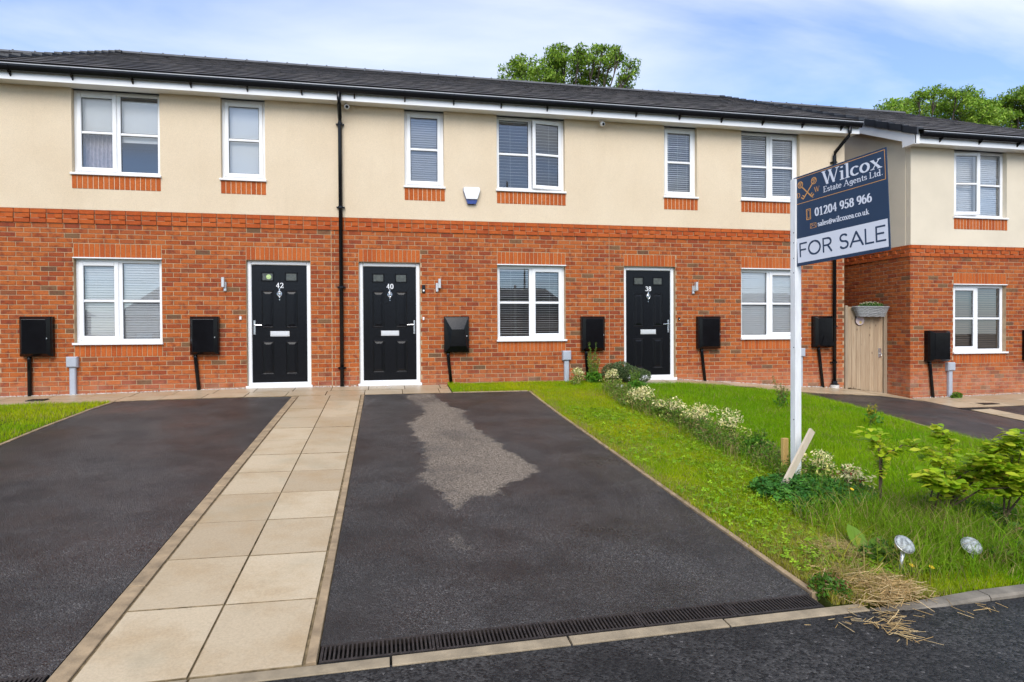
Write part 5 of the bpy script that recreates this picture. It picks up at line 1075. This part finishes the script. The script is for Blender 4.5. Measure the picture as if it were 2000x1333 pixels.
def put_leaf(parent, p, ang, pitch_, roll, meshes, sc_=1.):
    LEAVES.append((Vector(p), Euler((pitch_, roll, ang), 'XYZ'), sc_, random.choice(meshes))); return
def sapling(name, x, y, branches, label, per=11, seed=0, cat='sapling'):
    random.seed(seed); z = float(zg(x, y)); e = empty(name, (x, y, z), label, cat); m = MB(); pts = []
    for br in branches:
        P = [Vector((x+a, y+b, z+c)) for a, b, c in br]; Q = []
        for p, q in zip(P, P[1:]):
            for k in range(7): Q.append(p.lerp(q, k/7))
        Q.append(P[-1]); m.tube(Q, [max(.0025, .009*(1-i/len(Q))) for i in range(len(Q))], 6); pts.append(Q)
    m.build('stems', MT['brown_stem'], e, smooth=True)
    for Q in pts:
        n = len(Q); st = int(n*.36)
        for i in range(st, n):
            d = (Q[min(i+1, n-1)]-Q[i-1]).normalized(); ang = math.atan2(d.y, d.x)-math.pi/2
            for s_ in (-1, 1):
                for rep in range(2 if per < 10 else 4): put_leaf(e, Q[i]+Vector((random.uniform(-.05, .05), random.uniform(-.06, .06), random.uniform(-.035, .04))), ang+s_*random.uniform(.5, 1.4), random.uniform(-.3, .5), random.uniform(-.5, .5), BL_, random.uniform(.6, 1.2))
        put_leaf(e, Q[-1], ang, .3, 0, BL_, .9)
    flush_leaves(e, MT['beech']); return e
sapling('beech_sapling', 3.86, -6.90, [[(0, 0, 0), (.02, .0, .3), (-.02, 0, .52), (-.14, -.02, .62)], [(.0, 0, 0), (.02, 0, .42), (.16, -.06, .52), (.33, -.12, .47)], [(0, 0, .1), (.0, 0, .45), (.03, .03, .60)]], 'thin yellow-green sapling right of the white post', 8, 61)
sapling('beech_sapling', 4.02, -7.25, [[(0, 0, 0), (-.03, 0, .22), (.02, -.05, .48), (-.16, -.1, .55)], [(.05, 0, 0), (.14, -.05, .30), (.30, -.1, .55), (.55, -.2, .66)], [(.05, 0, 0), (.12, -.03, .22), (.02, -.15, .36), (-.14, -.2, .34)], [(.08, 0, 0), (.2, 0, .26), (.42, -.05, .46), (.62, -.1, .45)], [(.03, 0, 0), (.06, -.02, .34), (.18, .02, .60), (.1, .05, .70)], [(.1, 0, .1), (.22, -.12, .34), (.34, -.25, .44), (.5, -.3, .40)], [(.05, 0, .1), (.1, -.1, .36), (.2, -.2, .50), (.1, -.28, .52)], [(.1, 0, .1), (.25, -.05, .38), (.4, -.15, .56), (.36, -.2, .62)], [(.0, 0, .1), (-.05, -.1, .3), (-.16, -.15, .42), (-.26, -.2, .40)], [(.1, 0, .1), (.2, -.2, .3), (.3, -.34, .34), (.42, -.42, .30)]], 'bushy yellow-green beech sapling at the right of the garden corner', 12, 62)
sapling('beech_sapling', 4.42, -7.45, [[(0, 0, 0), (.0, 0, .25), (-.08, -.05, .48), (-.22, -.1, .56)], [(0, 0, 0), (.04, -.02, .3), (.1, -.05, .62), (.0, -.08, .72)], [(0, 0, .1), (.1, -.1, .35), (.02, -.2, .44), (-.12, -.25, .42)], [(0, 0, 0), (.0, .0, .3), (.14, .05, .55), (.3, .1, .6)]], 'beech sapling cut by the right picture edge', 12, 63)
DL = [leafmesh(.17, .075, 4), leafmesh(.13, .07, 5)]
for me in DL: me.materials.append(MT['dock'])
def dock(x, y, n, label, seed, pit=(.2, 1.35)):
    random.seed(seed); z = float(zg(x, y)); e = empty('dock_plant', (x, y, z), label, 'weed')
    for k in range(n): put_leaf(e, (x, y, z+.01), k*2.4+random.uniform(-.4, .4), random.uniform(*pit), random.uniform(-.2, .2), DL, random.uniform(.8, 1.35))
    m = MB(); m.tube([(x, y, z-.02), (x, y, z+.04)], .008, 6); m.build('crown_stem', MT['stem'], e); flush_leaves(e, MT['dock'])
dock(3.055, -7.70, 6, 'broad-leaved dock plant with one upright leaf left of the solar light', 71); dock(3.95, -7.80, 7, 'broad-leaved dock plant at the right picture edge', 72, (.2, .9))
def clump(x, y, label, n, rx, ry, h, cols, seed, name='low_clump', cat='weed', size=.03):
    z = float(zg(x, y)); leafo = leafcloud(name, [(x, y, z+h*.35)], [(rx, ry, h)], n, size, cols, seed=seed, up=.3, aspect=.4); return tag(leafo, label, cat)
clump(2.47, -8.10, 'low glossy green clump at the end of the drain', 950, .11, .13, .075, [((.06, .15, .015), 4), ((.10, .20, .02), 2), ((.24, .08, .05), 1)], 81)
# dry straw
def straw(name, pts, n, L, w, label, seed, spread, lift=.02, cols=((.66, .46, .20), (.54, .36, .15), (.74, .56, .29))):
    g = np.random.default_rng(seed); Vs = []; Cs = []
    for (x, y, sx, sy, m_) in pts:
        k = int(n*m_); px = x+g.normal(0, sx, k); py = y+g.normal(0, sy, k); pz = zg(px, py)+g.random(k)*lift+.006; a = g.normal(spread[0], spread[1], k); l = L*g.uniform(.4, 1.3, k); el = g.normal(.05, .22, k)
        d = np.stack([np.cos(a)*l*np.cos(el), np.sin(a)*l*np.cos(el), l*np.sin(el)], -1); p0 = np.stack([px, py, pz], -1); p1 = p0+d; p1[:, 2] = np.maximum(p1[:, 2], zg(p1[:, 0], p1[:, 1])+.004); s = np.stack([-np.sin(a), np.cos(a), 0*a], -1)*w/2*g.uniform(.6, 1.4, (k, 1)); u = np.zeros((k, 3)); u[:, 2] = w*.5
        Vs.append(np.stack([p0-s, p0+s, p0+u, p1-s, p1+s, p1+u], 1)); Cs.append(np.array(cols)[g.integers(0, len(cols), k)]*g.uniform(.7, 1.2, (k, 1)))
    V = np.concatenate(Vs).reshape(-1, 3); c = np.repeat(np.concatenate(Cs), 6, 0); i = np.arange(len(V)//6)[:, None]*6; F = np.concatenate([i+np.array(q) for q in ([0, 1, 4, 3], [1, 2, 5, 4], [2, 0, 3, 5])])
    return tag(npmesh(name, V, F, MT['leaf'], c), label, 'straw', kind='stuff')
straw('straw', [(2.68, -8.06, .11, .08, 1), (2.80, -8.17, .09, .05, .8), (2.66, -8.25, .07, .03, .4)], 430, .085, .004, 'heap of dry straw spilling over the garden corner onto the kerb', 91, (-.9, 1.3), .06)
straw('straw', [(2.92, -7.62, .09, .07, 1)], 700, .05, .004, 'pale dry moss-like tuft of dead grass in front of the dock plant', 92, (0, 2), .05, ((.60, .46, .20), (.52, .40, .16)))
straw('straw', [(2.47, -8.52, .05, .09, 1), (2.56, -8.42, .04, .05, .5), (2.95, -8.40, .35, .03, .35), (2.3, -8.40, .10, .02, .2)], 45, .085, .0038, 'loose dry stalks scattered on the road by the drain', 93, (-1.0, .8), .01)
def dandelion(x, y, h, label):
    z = float(zg(x, y)); e = empty('dandelion', (x, y, z), label, 'flower', 'yellow flowers at the garden corner'); m = MB(); m.tube([(x, y, z-.01), (x+.01, y, z+h)], .0025, 5); m.build('stem', MT['stem'], e); m = MB(); m.lathe([(.004, -.006), (.014, 0), (.016, .004), (.006, .008)], (x+.01, y, z+h), Vector((.1, -.5, 1)), 12); m.build('head', MT['yellow'], e)
MT['yellow'] = plain('dandelion_yellow', (.75, .48, .01), .6)
dandelion(3.10, -8.0, .07, 'yellow dandelion right beside the near solar light stem'); dandelion(3.22, -8.02, .06, 'yellow dandelion between the two solar lights'); dandelion(3.72, -6.75, .12, 'yellow flower at the foot of the thin sapling')
def solar(x, y, h, label, tilt, r=.060):
    z = float(zg(x, y)); e = empty('solar_light', (x, y, z), label, 'solar light', 'metal solar garden lights'); tx, ty = tilt; top = Vector((x+tx*h, y+ty*h, z+h)); ax_ = Vector((tx*1.2-.15, ty-.95, 1)).normalized()
    m = MB(); m.tube([(x, y, z-.05), top], .0125, 12); m.build('stem', MT['satin'], e, smooth=True)
    m = MB(); m.lathe([(.014, -.012), (r*.7, -.006), (r, .002), (r*1.02, .010), (r*.98, .014)], top, ax_, 28); m.build('housing', MT['satin'], e, smooth=True)
    m = MB(); m.lathe([(r*.97, .014), (r*.9, .020), (r*.6, .030), (r*.25, .035), (.003, .036)], top, ax_, 28); m.build('lens', MT['lampglass'], e, smooth=True)
solar(3.045, -7.97, .185, 'round solar light on a leaning metal stem near the kerb', (.18, -.02)); solar(3.655, -7.90, .115, 'low solar light half hidden in grass at the right', (-.1, 0))
# pebbles at the foot of the walls
g = np.random.default_rng(12); n = 1500; x = np.concatenate([g.uniform(-5.87, -2.27, 700), g.uniform(-1.2, -.45, 120), g.uniform(5.5, 9.1, 380), g.uniform(10.15, 13, 300)]); y = np.where(x > 10, YO, 0)-g.random(n)**2*.05-.008; z = zg(x, y)+.004; s = g.uniform(.006, .016, n)
o8 = np.array([(1, 0, 0), (-1, 0, 0), (0, 1, 0), (0, -1, 0), (0, 0, .7), (0, 0, -.7)], float); f8 = np.array([(0, 2, 4), (2, 1, 4), (1, 3, 4), (3, 0, 4), (2, 0, 5), (1, 2, 5), (3, 1, 5), (0, 3, 5)])
V = (np.stack([x, y, z], -1)[:, None, :]+o8[None]*s[:, None, None]*g.uniform(.7, 1.3, (n, 6, 1))).reshape(-1, 3); F = (np.arange(n)[:, None, None]*6+f8[None]).reshape(-1, 3); tag(npmesh('gravel', V, F, MT['pebble']), 'thin line of pale pebbles along the foot of the walls', 'gravel', kind='stuff')
e = None
m = MB()
for k in range(7): m.lathe([(.002, -.03), (.026, -.01), (.028, .015), (.01, .03)], (3.90+.035*(k % 4), -.95-.03*(k//4), float(zg(3.9, -.95))+.03+.02*(k % 2)), (0, 0, 1), 8)
tag(m.build('white_pebble_pile', MT['letter_white'], smooth=True), 'few white stones in the grass below the cream shrub', 'stones')
clump(11.02, -.78, 'small green weed at the foot of the grey duct, far right house', 260, .14, .05, .09, [((.14, .26, .02), 3), ((.08, .18, .02), 2)], 83, size=.06)
# litter leaf flecks on slabs and tarmac
# ------------------------------------------------------------------ trees behind
def tree(name, base, blobs, label, nleaf, lsize, seed, cols, wind=0.):
    e = empty(name, base, label, 'tree', 'trees behind the roofs'); g = np.random.default_rng(seed); m = MB(); B = Vector(base); cs = [Vector(b[0]) for b in blobs]; top = sum(cs, Vector())/len(cs); fork = Vector((B.x*.6+top.x*.4, top.y, B.z+(top.z-B.z)*.45))
    m.tube([B, B.lerp(fork, .5)+Vector((.1, 0, 0)), fork], [.30, .24, .19], 10)
    for c, r in blobs:
        c = Vector(c); md = fork.lerp(c, .55)+Vector((g.uniform(-.3, .3), g.uniform(-.3, .3), -.25)); m.tube([fork, md, c, c+Vector((g.uniform(-.2, .2)+wind, 0, r[2]*.7))], [.09, .045, .02, .008], 6)
        for q in range(5):
            a = Vector(g.normal(size=3)).normalized(); m.tube([c.lerp(md, .3*g.random()), c+Vector((a.x*r[0]*.8, a.y*r[1]*.8, abs(a.z)*r[2]*.9))], [.025, .008], 5)
    m.build('trunk', MT['bark'], e)
    Cs = []; Rs = []                              # small sprays inside each blob
    for c, r in blobs:
        k = max(7, int(42*(r[0]*r[1]*r[2])**.6))
        for q in range(k):
            d = g.normal(size=3); d /= np.linalg.norm(d); d *= g.random()**.45; s = g.uniform(.15, .31); Cs.append(np.array(c)+d*np.array(r)); Rs.append((s*(1.5 if wind else 1.15), s, s*.8))
    leafcloud('crown', Cs, Rs, nleaf, lsize, cols, parent=e, seed=seed+3, up=.25, aspect=.36)
TC = [((.17, .30, .025), 3), ((.24, .38, .035), 3), ((.34, .45, .07), 2), ((.09, .17, .02), 2)]
YT = 16.
def tp(x, y, Y=YT):                              # picture bearing -> point at depth Y
    d = F_+R_*((x-1000)/1240.14)+U_*((666.5-y)/1240.14); t = (Y-CAM.y)/d.y; p = CAM+d*t; return (p.x, p.y, p.z)
bl = [((1003, 150), .75), ((1012, 128), .55), ((1040, 130), .75), ((1060, 150), .8), ((1085, 120), .55), ((1095, 98), .45), ((1103, 115), .5), ((1080, 150), .8), ((1130, 105), .5), ((1135, 130), .75), ((1120, 160), .8), ((1160, 115), .6), ((1165, 140), .75), ((1178, 95), .42), ((1195, 108), .45), ((1212, 105), .35), ((1190, 128), .55), ((1232, 128), .32), ((1222, 145), .42), ((1215, 165), .5), ((1000, 190), 1.), ((1100, 200), 1.2), ((1180, 200), 1.)]
tree('leafy_tree', (8.0, 17, -.3), [(Vector(tp(*p, 16+random.uniform(-1, 1))), (r, r, r*.85)) for p, r in bl], 'leafy green tree rising behind the middle of the roof', 17500, .17, 101, TC)
bl = [((1735, 212), .7), ((1748, 196), .45), ((1765, 198), .4), ((1790, 195), .7), ((1795, 180), .35), ((1825, 176), .45), ((1840, 195), .9), ((1868, 178), .5), ((1885, 168), .3), ((1875, 200), .9), ((1905, 185), .55), ((1930, 195), .5), ((1915, 212), .8), ((1760, 225), 1.), ((1850, 230), 1.1), ((1720, 222), .8), ((1800, 222), 1.), ((1900, 226), 1.), ((1945, 222), .8), ((1880, 235), 1.2)]
tree('leafy_tree', (27, 17, -.3), [(Vector(tp(p[0], p[1]+9, 17+random.uniform(-1, 1))), (r*1.35, r, r*.75)) for p, r in bl], 'windblown tree rising behind the far right roof', 19000, .18, 102, [(tuple(v*1.15 for v in c), w_) for c, w_ in TC], .25)
bl = [((1955, 212), .6), ((1975, 198), .6), ((1992, 182), .5), ((2010, 190), .8), ((2030, 200), 1.), ((1990, 215), .7), ((2040, 180), .8), ((1965, 232), .9), ((2010, 228), 1.1)]
tree('leafy_tree', (34, 18, -.3), [(Vector(tp(*p, 18+random.uniform(-1, 1))), (r*1.3, r, r*.8)) for p, r in bl], 'windblown tree at the far right picture edge', 12000, .18, 103, TC, .25)
# ------------------------------------------------------------------ the far side of the street (seen only as reflections in the glass)
def opposite(x, y, w, label):
    e = empty('opposite_house', (x, y, -.8), label, 'house'); m = MB(); m.box(x-w/2, x+w/2, y-6, y, -1.2, 2.6); m.build('wall', MT['far_wall'], e)
    m = MB(); a, b, c, d = (x-w/2-.3, y+.3, 2.6), (x+w/2+.3, y+.3, 2.6), (x+w/2+.3, y-6.3, 2.6), (x-w/2-.3, y-6.3, 2.6); p, q = (x-w/2+2, y-3, 5.0), (x+w/2-2, y-3, 5.0); m.add([a, b, c, d, p, q], [(1, 0, 4, 5), (0, 3, 4), (3, 2, 5, 4), (2, 1, 5), (0, 1, 2, 3)]); m.build('roof', MT['far_roof'], e)
    for k in (-.3, .3):
        m = MB(); m.box(x+w*k-.6, x+w*k+.6, y, y+.04, -.2, 1.1); m.build('window', MT['pvc'], e)
opposite(12, -42, 9, 'house across the street behind the street lamp'); opposite(24, -46, 9, 'house across the street far to the right'); opposite(-16, -44, 9, 'house across the street beside a tree'); opposite(-30, -44, 10, 'house across the street far to the left'); opposite(-2, -45, 11, 'house across the street facing the two driveways'); opposite(38, -46, 12, 'house across the street beyond the garden corner')
e = empty('street_lamp', (7.9, -24, -.8), 'tall street lamp mirrored in the window of house 40', 'street lamp'); m = MB(); m.tube([(7.9, -24, -1), (7.9, -24, 5.2)], [.08, .05], 10); m.build('pole', MT['iron'], e); m = MB(); m.tube([(7.9, -24, 5.2), (8.9, -24, 5.3)], .03, 8); m.box(8.8, 9.4, -24.1, -23.9, 5.22, 5.34); m.build('lantern', MT['satin'], e)
tree('opposite_tree', (-24, -36, -.8), [(Vector((-24+random.uniform(-2, 2), -36+random.uniform(-1.5, 1.5), 3+random.uniform(0, 3))), (1.2, 1.2, 1.)) for k in range(7)], 'tree across the street mirrored in the window of 42', 2500, .3, 104, TC)
